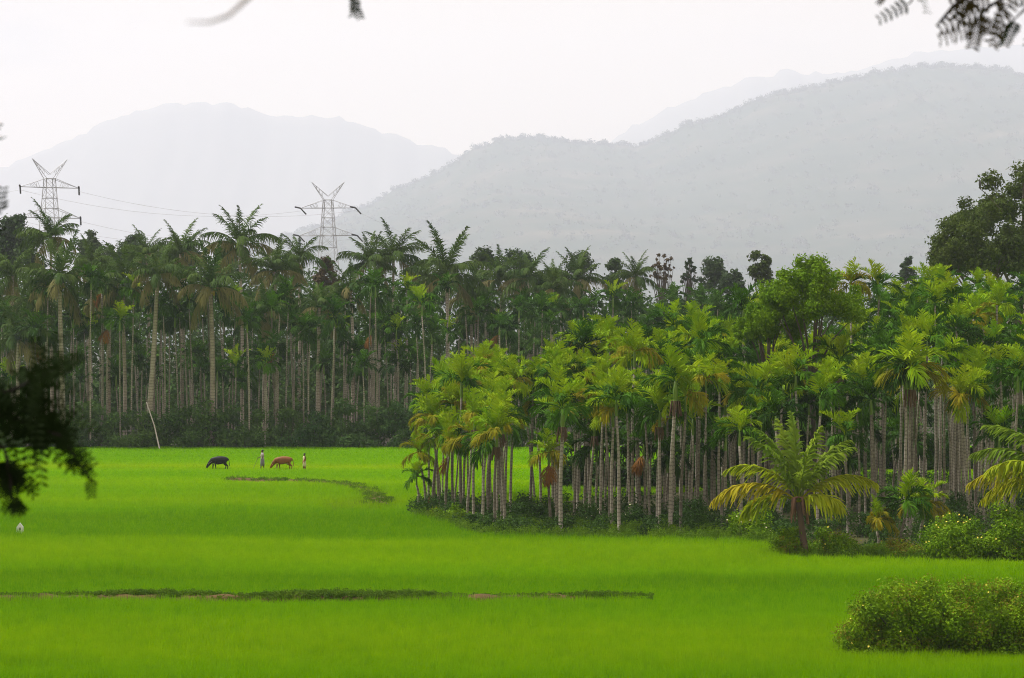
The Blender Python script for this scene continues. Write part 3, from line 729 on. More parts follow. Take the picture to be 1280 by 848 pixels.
# ------------------------------------------------------------------ near areca grove
NG = 'areca palms in the near grove'
FP = [ # trunk px, base py, crown-base py, scale, tone, lean px, dead, fruit, label
 (524, 641, 596, .62, 'green', -3, 0, 0, 'short areca palm at the very left tip of the near grove'),
 (533, 640, 566, .8, 'gold', -8, 0, 0, 'areca palm with orange tinged crown at the left tip of the near grove'),
 (541, 643, 548, .85, 'yellow', 4, 0, 0, 'yellow green areca palm third from the near grove\'s left tip'),
 (549, 642, 522, .9, 'yellow', -8, 0, 0, 'leaning areca palm with light crown near the grove\'s left tip'),
 (557, 648, 556, .85, 'gold', 3, 1, 0, 'golden low areca palm beside the rust red bundle'),
 (566, 641, 505, .95, 'yellow', -2, 0, 1, 'middle height areca palm in front of the tall left clump palm'),
 (576, 643, 478, 1.1, 'green', 0, 0, 0, 'tallest areca palm of the left clump, crown standing clear'),
 (584, 651, 545, .9, 'gold', 6, 0, 0, 'yellowish areca palm low in the left clump'),
 (592, 655, 520, .95, 'yellow', 0, 0, 1, 'areca palm with full light crown in the left clump'),
 (603, 662, 556, .9, 'green', 4, 0, 0, 'front areca palm left of the pair of pale trunks'),
 (610, 648, 500, 1., 'green', 5, 0, 0, 'areca palm rising behind the pair of pale trunks'),
 (618, 665, 540, 1., 'yellow', 2, 0, 1, 'left one of two pale front trunks beside the gap'),
 (631, 662, 524, 1., 'green', -5, 0, 1, 'right one of two pale front trunks beside the gap'),
 (638, 640, 478, 1., 'yellow', 3, 0, 0, 'areca palm set back at the left side of the gap'),
 (668, 627, 520, .9, 'deep', -10, 0, 0, 'dark trunked areca palm at the right side of the gap'),
 (676, 629, 498, 1., 'yellow', -6, 0, 0, 'light crowned areca palm set back right of the gap'),
 (688, 660, 566, .85, 'yellow', -3, 2, 0, 'areca palm with bright orange dead fronds in front of the grove'),
 (701, 670, 512, 1.12, 'green', 1, 0, 1, 'lone foremost areca palm with thick pale trunk right of the gap'),
 (696, 640, 470, 1.05, 'green', 2, 0, 0, 'areca palm rising behind the lone foremost trunk'),
 (663, 632, 476, 1.05, 'green', 5, 0, 0, 'full crowned areca palm leaning over the gap'),
 (722, 640, 470, 1., 'green', 3, 0, 0, 'areca palm right of the lone foremost trunk'),
 (737, 652, 530, .85, 'deep', 5, 0, 1, 'shady areca palm between two pale trunk groups'),
 (751, 648, 500, 1., 'gold', 0, 0, 1, 'areca palm with dry stalks left of two pale front trunks'),
 (765, 666, 515, 1., 'yellow', 0, 0, 0, 'left one of two slender pale front trunks in mid grove'),
 (774, 668, 500, 1.05, 'green', -3, 0, 0, 'right one of two slender pale front trunks in mid grove'),
 (790, 650, 440, 1.05, 'yellow', 3, 0, 0, 'tall areca palm with spiky light crown in mid grove'),
 (806, 652, 555, .85, 'deep', 0, 3, 0, 'areca palm with big rust brown dead fronds in mid grove'),
 (824, 665, 515, 1., 'green', 2, 0, 1, 'areca palm left of the thick ringed trunk'),
 (838, 668, 478, 1.2, 'green', 5, 0, 1, 'large areca palm with thick ringed trunk and arching crown'),
 (851, 667, 495, 1., 'yellow', 5, 0, 0, 'thin straight pale palm right of the thick ringed trunk'),
 (872, 652, 430, 1.1, 'green', 4, 0, 0, 'tall areca palm right of the large ringed one'),
 (890, 640, 455, 1.05, 'green', 0, 0, 1, 'areca palm with pale trunk left of the cream flowered shrub'),
 (902, 668, 548, .8, 'green', 4, 0, 0, 'short areca palm at the left frond tip of the golden young coconut'),
 (926, 672, 540, .9, 'green', 0, 0, 0, 'areca palm rising from the cream flowered shrub'),
 (946, 655, 490, 1.05, 'green', 4, 0, 0, 'areca palm behind the left fronds of the golden young coconut'),
 (974, 662, 520, 1., 'deep', -4, 0, 0, 'shaded areca palm just left of the golden young coconut'),
 (1022, 664, 500, 1.05, 'green', 2, 0, 0, 'areca palm just right of the golden young coconut'),
 (1060, 668, 545, .95, 'green', -2, 0, 0, 'short crowned areca palm above the right frond of the golden coconut'),
 (1050, 645, 450, 1.1, 'green', 0, 0, 1, 'full drooping areca palm left of the tall straight one'),
 (1131, 668, 470, 1.2, 'deep', 1, 0, 0, 'dark trunk standing next to the tall straight pale palm'),
 (1138, 669, 462, 1.3, 'yellow', 0, 0, 1, 'tall straight pale areca palm with golden lower fronds at right'),
 (1126, 690, 628, .95, 'green', 4, 0, 0, 'small bright palm, left of a pair before the tall straight trunk'),
 (1150, 688, 632, .85, 'yellow', 4, 0, 0, 'small bright palm, right of a pair before the tall straight trunk'),
 (1098, 690, 660, .65, 'gold', 0, 0, 0, 'very small yellowish palm left of the bright pair'),
 (1220, 655, 480, 1.25, 'green', -2, 0, 0, 'tall palm with bright green crown shaft near right edge'),
 (1248, 660, 545, 1., 'green', 2, 0, 0, 'lower areca palm left of the right edge coconut'),
 (1268, 662, 470, 1.1, 'green', 3, 0, 0, 'tall areca palm at the right edge'),
 (1090, 660, 500, 1.0, 'deep', 0, 0, 0, 'dark areca palm between two drooping crowns at right'),
 (1180, 650, 450, 1.1, 'green', 2, 0, 0, 'areca palm between the tall straight palm and the green shafted palm'),
 (1066, 612, 356, 1.1, 'gold', -2, 0, 0, 'golden topped tall palm behind the bright leafy tree'),
 (1096, 612, 358, 1.15, 'green', 2, 0, 0, 'tall palm right of a golden topped one behind the leafy tree'),
 (930, 616, 388, 1.15, 'deep', 0, 0, 0, 'dark spiky tall palm left of the lower leafy tree'),
 (1000, 655, 470, 1.05, 'green', -4, 0, 0, 'areca palm directly behind the golden young coconut')]
taken = []
for i, (px, by, cy, s, tone, ln, dead, fruit, lab) in enumerate(FP):
    Y = ground_y(by); x = gx(px, Y); h = max(1.0, hz(cy, Y) - .85 * s); taken.append((x, Y))
    areca(x, Y, h, lab, NG, tone, s * 1.0, True, 1000 + i, (ln / F * Y, 0), .08 if i not in (17, 28) else .105, 0, dead, bool(fruit))
ENV = [(500, 490), (545, 470), (575, 432), (640, 425), (700, 412), (740, 398), (820, 382), (900, 368), (930, 395), (1000, 398), (1075, 392), (1100, 330), (1150, 322), (1220, 318), (1280, 325), (1400, 330)]
r = random.Random(77); cnt = 0; tries = 0
while cnt < 215 and tries < 20000:
    tries += 1
    px = r.uniform(530, 1330)
    if 634 < px < 672: continue
    Yf = ground_y(interp(px, [(505, 640), (560, 648), (610, 660), (700, 662), (960, 662), (1150, 664), (1330, 666)])) + 1.5
    dep = interp(px, [(530, 12), (560, 26), (634, 30), (672, 30), (880, 46), (960, 68), (1330, 72)])
    u = r.random() ** 1.15; Y = Yf + u * dep; x = gx(px, Y)
    if any((x - a) ** 2 + (Y - b) ** 2 < 1.6 ** 2 for a, b in taken): continue
    taken.append((x, Y)); cnt += 1
    Hm = hz(interp(px, ENV), min(Yf + dep, 190)) - 2.3
    h = Hm * (r.uniform(.46, .72) if u < .25 else (r.uniform(.6, .9) if u < .6 else r.uniform(.84, 1.0)))
    tone = r.choices(['yellow', 'green', 'deep', 'gold'], [.42, .38, .12, .08] if px < 880 else [.14, .5, .34, .02])[0]
    row = 'front' if u < .25 else ('middle' if u < .6 else 'back')
    lab = '%s %s %s row palm %s' % ('low' if h < 7.2 else ('tall' if h > 10.5 else 'medium'), TONEW[tone], row, mark(px, NEARMARK))
    if row == 'middle':
        REST.append((x, Y, h, tone, r.uniform(.82, 1.15), r.uniform(.07, .095))); continue
    areca(x, Y, h, lab, NG, tone, r.uniform(.78, 1.12), False, 2000 + cnt, (r.uniform(-.35, .35), 0), r.uniform(.062, .085), 0, shaft=True)

cnt = 0; tries = 0
while cnt < 60 and tries < 5000:
    tries += 1
    px = r.uniform(690, 1335); Yf = ground_y(interp(px, [(690, 660), (960, 664), (1330, 668)])) + 5; Y = Yf + r.random() * (66 if px > 880 else 38); x = gx(px, Y)
    if any((x - a) ** 2 + (Y - b) ** 2 < 1.2 ** 2 for a, b in taken): continue
    taken.append((x, Y)); cnt += 1; h = r.uniform(2.0, 6.0)
    if Y > Yf + 26:
        REST.append((x, Y, h, 'deep', r.uniform(.85, 1.1), .07)); continue
    areca(x, Y, h, '%s young shaded palm, %s, %s' % ('half grown' if h > 4 else 'small', 'nearer row' if Y < Yf + 13 else 'inner row', mark(px, NEARMARK)), 'young palms in the shade of the near grove', 'deep', r.uniform(.85, 1.1), False, 3000 + cnt, (r.uniform(-.3, .3), 0), .07, 0)
bake_rest()
# leaf litter on the grove floor and undergrowth between its trunks
fl = [(508, 642), (560, 656), (610, 670), (700, 674), (900, 676), (970, 690), (1100, 700), (1345, 704)]
fp = [(gx(a, ground_y(b)), ground_y(b)) for a, b in fl] + [(gx(1345, 240), 240), (gx(960, 238), 238), (gx(880, 208), 208), (gx(672, 194), 194), (gx(640, 192), 192), (gx(560, 188), 188), (gx(515, 184), 184)]
me = bpy.data.meshes.new('grove_floor'); me.from_pydata([(a, b, .006) for a, b in fp], [], [tuple(range(len(fp)))]); me.materials.append(plain_mat('leaf_litter', (.075, .062, .03), (.04, .055, .018), .8, .95, .05)); tag(link('grove_floor', me), kind='structure')
r = np.random.RandomState(31); cl = []
while len(cl) < 620:
    px = r.uniform(520, 1330); yf = ground_y(np.interp(px, [a for a, b in fl], [b for a, b in fl])); dp = np.interp(px, [520, 560, 634, 672, 880, 960, 1330], [6, 24, 28, 30, 46, 80, 86])
    Y = yf + r.rand() * dp
    if 672 < px < 880 and Y > yf + 22 and r.rand() < .7: continue
    s_ = r.uniform(.3, .75); cl.append((gx(px, Y), Y, s_ * r.uniform(.4, 1.5 if px > 700 else .9), s_, s_, s_ * .9))
V, Q = leafcloud(cl, 70000, .19, 32, aspect=2.4); mb = MB(); mb.add(V, Q)
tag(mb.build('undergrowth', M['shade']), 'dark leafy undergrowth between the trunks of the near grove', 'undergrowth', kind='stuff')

# young golden coconut at the grove's edge
def young_coconut(px, by, cy, label, fr, seed, sheath=True, r0=.16):
    Y = ground_y(by); x = gx(px, Y); r = random.Random(seed); root = empty('coconut_palm', (x, Y, 0)); tag(root, label, 'coconut palm')
    h = hz(cy, Y); pts = np.array([(.35, 0, 0), (.2, 0, h * .45), (0, 0, h)])
    mb = MB(); tube(mb, pts, [r0 * 1.2, r0, r0 * .8], 9); mb.build('trunk', M['youngtrunk'], root, True)
    for i, (az, el, bend, L, mk) in enumerate(fr):
        V, Q = frond(L, 50, 1.05, .12, el, bend, 40, -6 if el < 60 else -2, .6 if el < 60 else .5, seed * 50 + i, 1.25, .055, .16)
        o = link('frond', mk_mesh('frond', V, Q, M[mk]), root); o.location = (0, 0, h); o.rotation_euler = (0, 0, R(az))
        if mk == 'cocorust': o['label'] = 'orange tinged arching frond'
    if sheath:
        mb = MB()
        for i in range(12):
            a = r.uniform(0, 6.28); q = r.uniform(.3, .6)
            tube(mb, [(0, 0, .25), (q * .7 * math.cos(a), q * .7 * math.sin(a), .2), (q * math.cos(a), q * math.sin(a), -r.uniform(.5, 1.1))], [.05, .08, .03], 5, False)
        o = mb.build('dry_sheath', M['sheath'], root); o.location = (0, 0, h)
    return root
young_coconut(998, 697, 628, 'golden young coconut palm with arching yellow fronds at the grove edge',
 [(172, 64, 92, 4.3, 'cocogold'), (188, 40, 88, 4.7, 'cocorust'), (200, 74, 55, 4.4, 'cocofresh'), (100, 84, 25, 4.6, 'cocofresh'), (170, 80, 44, 4.2, 'cocofresh'), (120, 82, 36, 4.4, 'cocofresh'), (300, 80, 38, 4.2, 'cocofresh'), (345, 70, 55, 3.9, 'cocofresh'),
  (8, 50, 85, 4.4, 'cocogold'), (20, 72, 55, 4.2, 'cocofresh'), (320, 34, 88, 2.8, 'cocogold'), (150, 26, 88, 3.4, 'cocogold')], 5)
young_coconut(1322, 700, 600, 'coconut palm reaching in from the right edge with an orange frond',
 [(180, 50, 75, 4.6, 'cocofresh'), (190, 25, 62, 4.7, 'cocorust'), (168, 68, 70, 4.6, 'cocofresh'), (205, 38, 72, 4.4, 'cocogold'), (60, 75, 45, 4.3, 'cocofresh'), (10, 45, 80, 4.2, 'cocofresh'), (300, 60, 60, 4.0, 'cocofresh'), (160, 15, 70, 4., 'cocogold')], 6)

# shrubs in and before the grove
S = [ # px, by, half width px, top py, mat, mat2, n, leaf, flowers, fmat, label
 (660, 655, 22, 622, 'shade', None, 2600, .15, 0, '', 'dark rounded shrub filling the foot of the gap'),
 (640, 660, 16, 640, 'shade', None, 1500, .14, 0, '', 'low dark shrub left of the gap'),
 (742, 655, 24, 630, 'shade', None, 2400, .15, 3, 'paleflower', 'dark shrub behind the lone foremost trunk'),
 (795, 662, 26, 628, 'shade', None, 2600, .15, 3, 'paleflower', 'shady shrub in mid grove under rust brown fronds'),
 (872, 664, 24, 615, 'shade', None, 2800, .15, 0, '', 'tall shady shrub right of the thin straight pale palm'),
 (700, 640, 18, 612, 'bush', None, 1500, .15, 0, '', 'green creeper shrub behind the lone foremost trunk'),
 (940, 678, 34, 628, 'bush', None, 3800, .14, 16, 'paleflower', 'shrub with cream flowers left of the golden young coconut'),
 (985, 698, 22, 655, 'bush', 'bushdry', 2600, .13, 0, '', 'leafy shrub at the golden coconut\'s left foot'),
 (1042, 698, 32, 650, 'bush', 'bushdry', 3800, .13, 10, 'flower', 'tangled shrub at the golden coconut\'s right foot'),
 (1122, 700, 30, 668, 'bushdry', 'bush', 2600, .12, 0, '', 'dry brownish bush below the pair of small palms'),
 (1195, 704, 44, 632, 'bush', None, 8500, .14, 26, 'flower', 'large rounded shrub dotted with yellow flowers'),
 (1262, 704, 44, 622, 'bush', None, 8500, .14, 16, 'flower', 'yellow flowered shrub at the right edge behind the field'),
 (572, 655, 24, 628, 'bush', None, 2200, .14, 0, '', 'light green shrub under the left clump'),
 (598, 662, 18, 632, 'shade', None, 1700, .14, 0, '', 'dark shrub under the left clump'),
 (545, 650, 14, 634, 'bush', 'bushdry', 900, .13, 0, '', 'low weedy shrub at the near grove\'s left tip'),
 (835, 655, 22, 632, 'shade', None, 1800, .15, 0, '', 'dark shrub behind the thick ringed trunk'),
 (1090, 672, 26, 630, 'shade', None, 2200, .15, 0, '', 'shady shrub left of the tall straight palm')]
for i, (px, by, hw, tp, mt, m2, n, lf, fl, fm, lab) in enumerate(S):
    Y = ground_y(by) + .6; w = hw / F * Y
    shrub('shrub', lab, gx(px, Y), Y, w * .85, min(w, 1.6), hz(tp, Y), mt, 700 + i, 'shrubs at the foot of the near grove', n, lf, 20, m2, fl, fm or 'flower', .052, clump=min(.62, w * .4))

BK = ['behind the cream flowered shrub', 'behind the golden young coconut', 'behind the golden coconut\'s right fronds', 'left of the small paired palms', 'behind the small paired palms', 'right of the small paired palms', 'behind the yellow flowered shrub', 'left of the right edge coconut', 'at the right edge', 'beyond the thin straight pale palm', 'beyond the cream flowered shrub', 'beyond the lone foremost trunk', 'beyond the two slender pale trunks', 'beyond the rust brown dead fronds', 'beyond the thick ringed trunk']
r = random.Random(9)
for i, px in enumerate([950, 985, 1025, 1068, 1110, 1155, 1200, 1245, 1290, 898, 925, 722, 766, 812, 856]):
    Yq = 236 + r.uniform(-3, 3) if px > 940 else (212 if px > 890 else 203)
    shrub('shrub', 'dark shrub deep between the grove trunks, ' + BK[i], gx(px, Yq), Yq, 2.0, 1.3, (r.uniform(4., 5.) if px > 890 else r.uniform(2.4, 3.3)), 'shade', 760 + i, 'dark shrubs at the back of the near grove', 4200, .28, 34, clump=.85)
# foreground bush at bottom right
Yb = 92.6
rb_ = random.Random(8); bcl = []
for i in range(330):
    bxx = rb_.uniform(-3.55, 5.2); tp = interp(bxx, [(-3.6, 1.1), (-3.1, 2.1), (-2.2, 2.6), (-.5, 2.5), (1.2, 2.45), (5.2, 2.35)]) * rb_.uniform(.9, 1.06)
    q = rb_.uniform(.32, .55); bcl.append((bxx, rb_.uniform(-1.4, 1.6), max(q * .6, rb_.uniform(.15, 1) * tp - q * .8), q, q, q * .85))
shrub('bush', 'large tangled bush with yellow blossoms standing in the rice at lower right', gx(1197, Yb), Yb, 3.5, 1.9, 2.55, 'bush', 801, None, 90000, .105, 60, 'bushdry', 60, 'flower', .032, cat='bush', clump=.52, shell=.3, cl=bcl)
shrub('bush', 'small dark bush at the big bush\'s left foot', gx(1075, 91.4), 91.4, .8, .6, .75, 'bush', 802, None, 2200, .085, 12, None, 2, 'flower', .045, cat='bush', clump=.28)

# weeds (ground cover): in front of the near grove, on the bunds
r = np.random.RandomState(3); cl = []
for i in range(1500):
    px = r.uniform(515, 1330)
    by = interp(px, [(515, 648), (560, 660), (600, 676), (700, 678), (900, 680), (960, 684), (1000, 700), (1330, 706)]) - r.rand() ** 1.3 * interp(px, [(515, 14), (600, 20), (900, 18), (1000, 12), (1330, 12)])
    Y = ground_y(by); s = r.uniform(.18, .42); cl.append((gx(px, Y), Y, s * r.uniform(.3, 1.1), s, s, s))
V, Q = leafcloud(cl, 90000, .14, 9, aspect=3., up=.1); mb = MB(); mb.add(V, Q)
tag(mb.build('weeds', M['weed']), 'rough weedy ground cover along the front of the near grove', 'weeds', kind='stuff')
# bund across the field
Yb1 = ground_y(757)
bx = np.linspace(-24, gx(785, Yb1), 120); V = []
for k, (dy, z) in enumerate([(-.55, 0.01), (-.36, .32), (.1, .40), (.45, .36), (.75, .01)]):
    for x in bx:
        t = min(1, max(0, (bx[-1] - x) / 3)); V.append((x, Yb1 + dy + .22 * math.sin(x * .7) + .12 * math.sin(x * 2.3), max(.005, z * (.6 + .4 * t) * (1 + .18 * math.sin(x * 3.1 + k) * math.sin(x * 1.3))) if 0 < k < 4 else .005))
tag(link('field_bund', mk_mesh('field_bund', np.array(V), grid_faces(5, 120), M['dirt'], True)), kind='structure')
cl = []; r = np.random.RandomState(14)
for i in range(3000):
    x = r.uniform(-24, bx[-1] + 1)
    dn = vnoise(x * .55, 0, 3); dirt = x < gx(265, Yb1)
    if r.rand() > .85 + .4 * dn: continue
    s = r.uniform(.045, .13) * (.55 + dn * .9)
    y = Yb1 + .22 * math.sin(x * .7) + (r.uniform(.0, .9) if dirt and r.rand() < .85 else r.uniform(-.5, .9)); cl.append((x, y, (.36 if y > Yb1 - .2 else .3) + s * r.uniform(.0, 1.0), s, s, s * .8))
V, Q = leafcloud(cl, 70000, .075, 15, aspect=2.4); mb = MB(); mb.add(V, Q)
tag(mb.build('bund_weeds', M['bundweed']), 'dark weeds growing along the earth bund across the rice', 'weeds', kind='stuff')
# far curving bund with a bare patch
pts = [(290, 602), (340, 604), (390, 605), (430, 609), (455, 615), (475, 626), (470, 634)]
V = []; W = [-.9, -.45, 0, .45, .9]; cp = []
for q in np.linspace(0, len(pts) - 1.001, 60):
    i = int(q); f = q - i; px = pts[i][0] * (1 - f) + pts[i + 1][0] * f; py = pts[i][1] * (1 - f) + pts[i + 1][1] * f; Y = ground_y(py); cp.append((gx(px, Y), Y))
cp = np.array(cp); tn = np.gradient(cp, axis=0); tn /= np.linalg.norm(tn, axis=1)[:, None]; nr = np.stack([-tn[:, 1], tn[:, 0]], 1)
for k, w in enumerate(W):
    for j in range(60):
        p = cp[j] + nr[j] * w * (1 + .5 * math.sin(j * .9)); V.append((p[0], p[1], .3 * (1 - (w / .95) ** 2)))
tag(link('far_bund', mk_mesh('far_bund', np.array(V), grid_faces(5, 60), M['dirt'], True)), kind='structure')
cl = []
for i in range(420):
    j = r.randint(0, 60); p = cp[j] + nr[j] * r.uniform(-.9, .9); s = r.uniform(.08, .22) * (1.5 if j > 42 and r.rand() < .3 else 1); cl.append((p[0], p[1], .2 + s * .4, s, s, s * .8))
V, Q = leafcloud(cl, 11000, .13, 16, aspect=3); mb = MB(); mb.add(V, Q)
tag(mb.build('bund_weeds', M['weed']), 'weeds on the far curving bund right of the child', 'weeds', kind='stuff')
# bare dry patch where the far bund meets the field
a = np.linspace(0, 6.283, 36, endpoint=False); Yp = ground_y(634); cxp = gx(447, Yp)
V = [(cxp, Yp, .03)] + [(cxp + 2.6 * (1 + .2 * math.sin(3 * t + 1)) * math.cos(t), Yp + 8 * (1 + .2 * math.sin(2 * t)) * math.sin(t), .012) for t in a]
me = bpy.data.meshes.new('bare_patch'); me.from_pydata(V, [], [(0, i + 1, (i + 1) % 36 + 1) for i in range(36)]); me.materials.append(M['dirt']); tag(link('bare_patch', me), kind='structure')

# ------------------------------------------------------------------ rice
def tuft(seed, n, h, spread, w):
    r = np.random.RandomState(seed); V = []; Q = []; k = 0
    for i in range(n):
        a = r.rand() * 6.283; q = spread * math.sqrt(r.rand()); bx_, by_ = q * math.cos(a), q * math.sin(a)
        az = r.rand() * 6.283; ln = h * r.uniform(.65, 1.1); lean = r.uniform(.05, .38)
        d = np.array([math.cos(az), math.sin(az), 0]); wd = np.array([-d[1], d[0], 0]) * w * r.uniform(.7, 1.2)
        p0 = np.array([bx_, by_, -.02]); p1 = p0 + d * lean * ln * .35 + np.array([0, 0, ln * .6]); p2 = p0 + d * lean * ln + np.array([0, 0, ln])
        V += [p0 - wd * .5, p0 + wd * .5, p1 - wd * .5, p1 + wd * .5, p2 - wd * .08, p2 + wd * .08]
        Q += [(k, k + 1, k + 3, k + 2), (k + 2, k + 3, k + 5, k + 4)]; k += 6
    return mk_mesh('rice_tuft', np.array(V), Q, M['rice'])
tuft_ob = bpy.data.objects.new('rice_tuft', tuft(2, 26, .46, .20, .014))
r = np.random.RandomState(44); P = []; SC = []
gp = np.array([(505, 646), (560, 658), (600, 674), (700, 677), (900, 680), (960, 684), (1000, 702), (1330, 708)], float)
Y = 82.0
bcx = cp
while Y < 291:
    s = .24 * (Y / 90.) ** 1.05
    wv = .205 * Y + 6; n = int(2 * wv / s)
    x = np.linspace(-wv, wv, n) + r.uniform(-.5, .5, n) * s; y = Y + r.uniform(-.5, .5, n) * s
    px = x / y * F + CX; fy = np.interp(px, gp[:, 0], gp[:, 1]); yf = CAMZ * F / (fy - HY)
    back = np.interp(px, [505, 530, 560, 634, 672, 880, 960, 1330], [0, 14, 30, 36, 36, 54, 78, 82])
    ok = ~((px > 505) & (y > yf) & (y < yf + back))
    ok &= ~((x < bx[-1]) & (np.abs(y - Yb1 - .1 - .22 * np.sin(x * .7)) < .55))
    d2 = np.min((x[:, None] - bcx[None, ::3, 0]) ** 2 + (y[:, None] - bcx[None, ::3, 1]) ** 2, 1); ok &= d2 > .6 ** 2
    ok &= ~(((x - cxp) / 2.5) ** 2 + ((y - Yp) / 7.5) ** 2 < 1) | (r.rand(n) < .5)
    ok &= ~((x > gx(1075, Yb)) & (np.abs(y - Yb) < 1.4))
    hh = (.78 + .5 * vnoise(x * .12, y * .2, 5)) * (.7 + .35 * vnoise(x * .9, y * .9, 6) + .35 * r.rand(n) ** 2.5)
    hh = hh * np.interp(y, [120, 200, 222, 292], [1, .9, .42, .4])
    dk = (px < 120) & (py_ > 820) if False else (((x - gx(40, 89.5)) / 2.2) ** 2 + ((y - 89.3) / 1.6) ** 2 < 1)
    hh = np.where(dk, hh * 1.45, hh)
    k = s / .24 * 1.05
    P.append(np.stack([x, y, emb(y)], 1)[ok]); SC.append(np.stack([np.full(n, k), np.full(n, k), hh], 1)[ok])
    Y += s
P = np.concatenate(P); SC = np.concatenate(SC)
me = bpy.data.meshes.new('rice_field'); me.vertices.add(len(P)); me.vertices.foreach_set('co', P.astype(np.float32).ravel())
at_ = me.attributes.new('sc', 'FLOAT_VECTOR', 'POINT'); at_.data.foreach_set('vector', SC.astype(np.float32).ravel())
me.materials.append(M['rice'])
rice = link('rice_field', me); tag(rice, 'bright green rice covering the paddy plots', 'rice', kind='stuff')
ng = bpy.data.node_groups.new('rice_tufts', 'GeometryNodeTree')
ng.interface.new_socket('Geometry', in_out='INPUT', socket_type='NodeSocketGeometry'); ng.interface.new_socket('Geometry', in_out='OUTPUT', socket_type='NodeSocketGeometry')
gi = ng.nodes.new('NodeGroupInput'); go = ng.nodes.new('NodeGroupOutput'); ip = ng.nodes.new('GeometryNodeInstanceOnPoints')
oi = ng.nodes.new('GeometryNodeObjectInfo'); oi.inputs['Object'].default_value = tuft_ob; oi.inputs['As Instance'].default_value = True
rv = ng.nodes.new('FunctionNodeRandomValue'); rv.data_type = 'FLOAT_VECTOR'; rv.inputs[0].default_value = (-.06, -.06, 0); rv.inputs[1].default_value = (.06, .06, 6.283)
na = ng.nodes.new('GeometryNodeInputNamedAttribute'); na.data_type = 'FLOAT_VECTOR'; na.inputs['Name'].default_value = 'sc'
ng.links.new(gi.outputs[0], ip.inputs['Points']); ng.links.new(oi.outputs['Geometry'], ip.inputs['Instance'])
ng.links.new(rv.outputs[0], ip.inputs['Rotation']); ng.links.new(na.outputs[0], ip.inputs['Scale']); ng.links.new(ip.outputs[0], go.inputs[0])
md = rice.modifiers.new('tufts', 'NODES'); md.node_group = ng

# ------------------------------------------------------------------ small things in the field
Yk = ground_y(671); rt = empty('marker_stone', (gx(25, Yk), Yk, 0)); tag(rt, 'small white gabled marker stone in the rice under the dark branch', 'marker stone')
M['white'] = plain_mat('whitewash', (.82, .80, .74), (.7, .67, .6), 5.); M['greyhole'] = plain_mat('grey_niche', (.22, .2, .18), (.16, .15, .14), 5.)
mb = MB(); s = .17; V = [(-s, -.1, 0), (s, -.1, 0), (s, -.1, .52), (0, -.1, .74), (-s, -.1, .52)]; V2 = [(a, .1, c) for a, b, c in V]
me = bpy.data.meshes.new('stone'); me.from_pydata(V + V2, [], [(0, 1, 2, 3, 4), (9, 8, 7, 6, 5), (0, 5, 6, 1), (1, 6, 7, 2), (2, 7, 8, 3), (3, 8, 9, 4), (4, 9, 5, 0)]); me.materials.append(M['white']); link('stone', me, rt)
mb = MB(); box(mb, (0, -.103, .42), (.11, .02, .14)); mb.build('niche', M['greyhole'], rt)
Yk = ground_y(642); rt = empty('cloth_bundle', (gx(537, Yk), Yk - .2, 0)); tag(rt, 'small rust red bundle on a stake at the near grove\'s left tip', 'bundle')
M['rust'] = plain_mat('rust_cloth', (.28, .06, .03), (.13, .03, .02), 6.)
mb = MB(); tube(mb, [(0, 0, 0), (0, 0, .6)], .04, 6); mb.build('stake', M['bark'], rt)
mb = MB(); loft(mb, [(0, 0, .42, .05, .05), (.0, 0, .5, .12, .1), (.01, 0, .68, .14, .12), (0, 0, .85, .11, .1), (0, 0, .95, .05, .05), (0, 0, 1.02, .07, .06), (0, 0, 1.05, .01, .01)], 10); mb.build('bundle', M['rust'], rt, True)

# ------------------------------------------------------------------ skin-grown bodies
def grow(name, verts, edges, rad, m, parent=None, sub=2):
    me = bpy.data.meshes.new(name); me.from_pydata(verts, edges, []); o = link(name, me, parent)
    md = o.modifiers.new('skin', 'SKIN'); md.use_smooth_shade = True
    for i, q in enumerate(rad):
        d = me.skin_vertices[0].data[i]; d.radius = (q, q) if not isinstance(q, tuple) else q; d.use_root = (i == 0)
    sb = o.modifiers.new('sub', 'SUBSURF'); sb.levels = sub; sb.render_levels = sub
    me.materials.append(m); return o
def skel(chains):
    """chains of (name, point, radius); a chain may start with the name of an earlier joint"""
    idx = {}; V = []; E = []; Rr = []
    for ch in chains:
        prev = None
        for it in ch:
            if isinstance(it, str): prev = idx[it]; continue
            nm, p, q = it; V.append(p); Rr.append(q); i = len(V) - 1
            if nm: idx[nm] = i
            if prev is not None: E.append((prev, i))
            prev = i
    return V, E, Rr
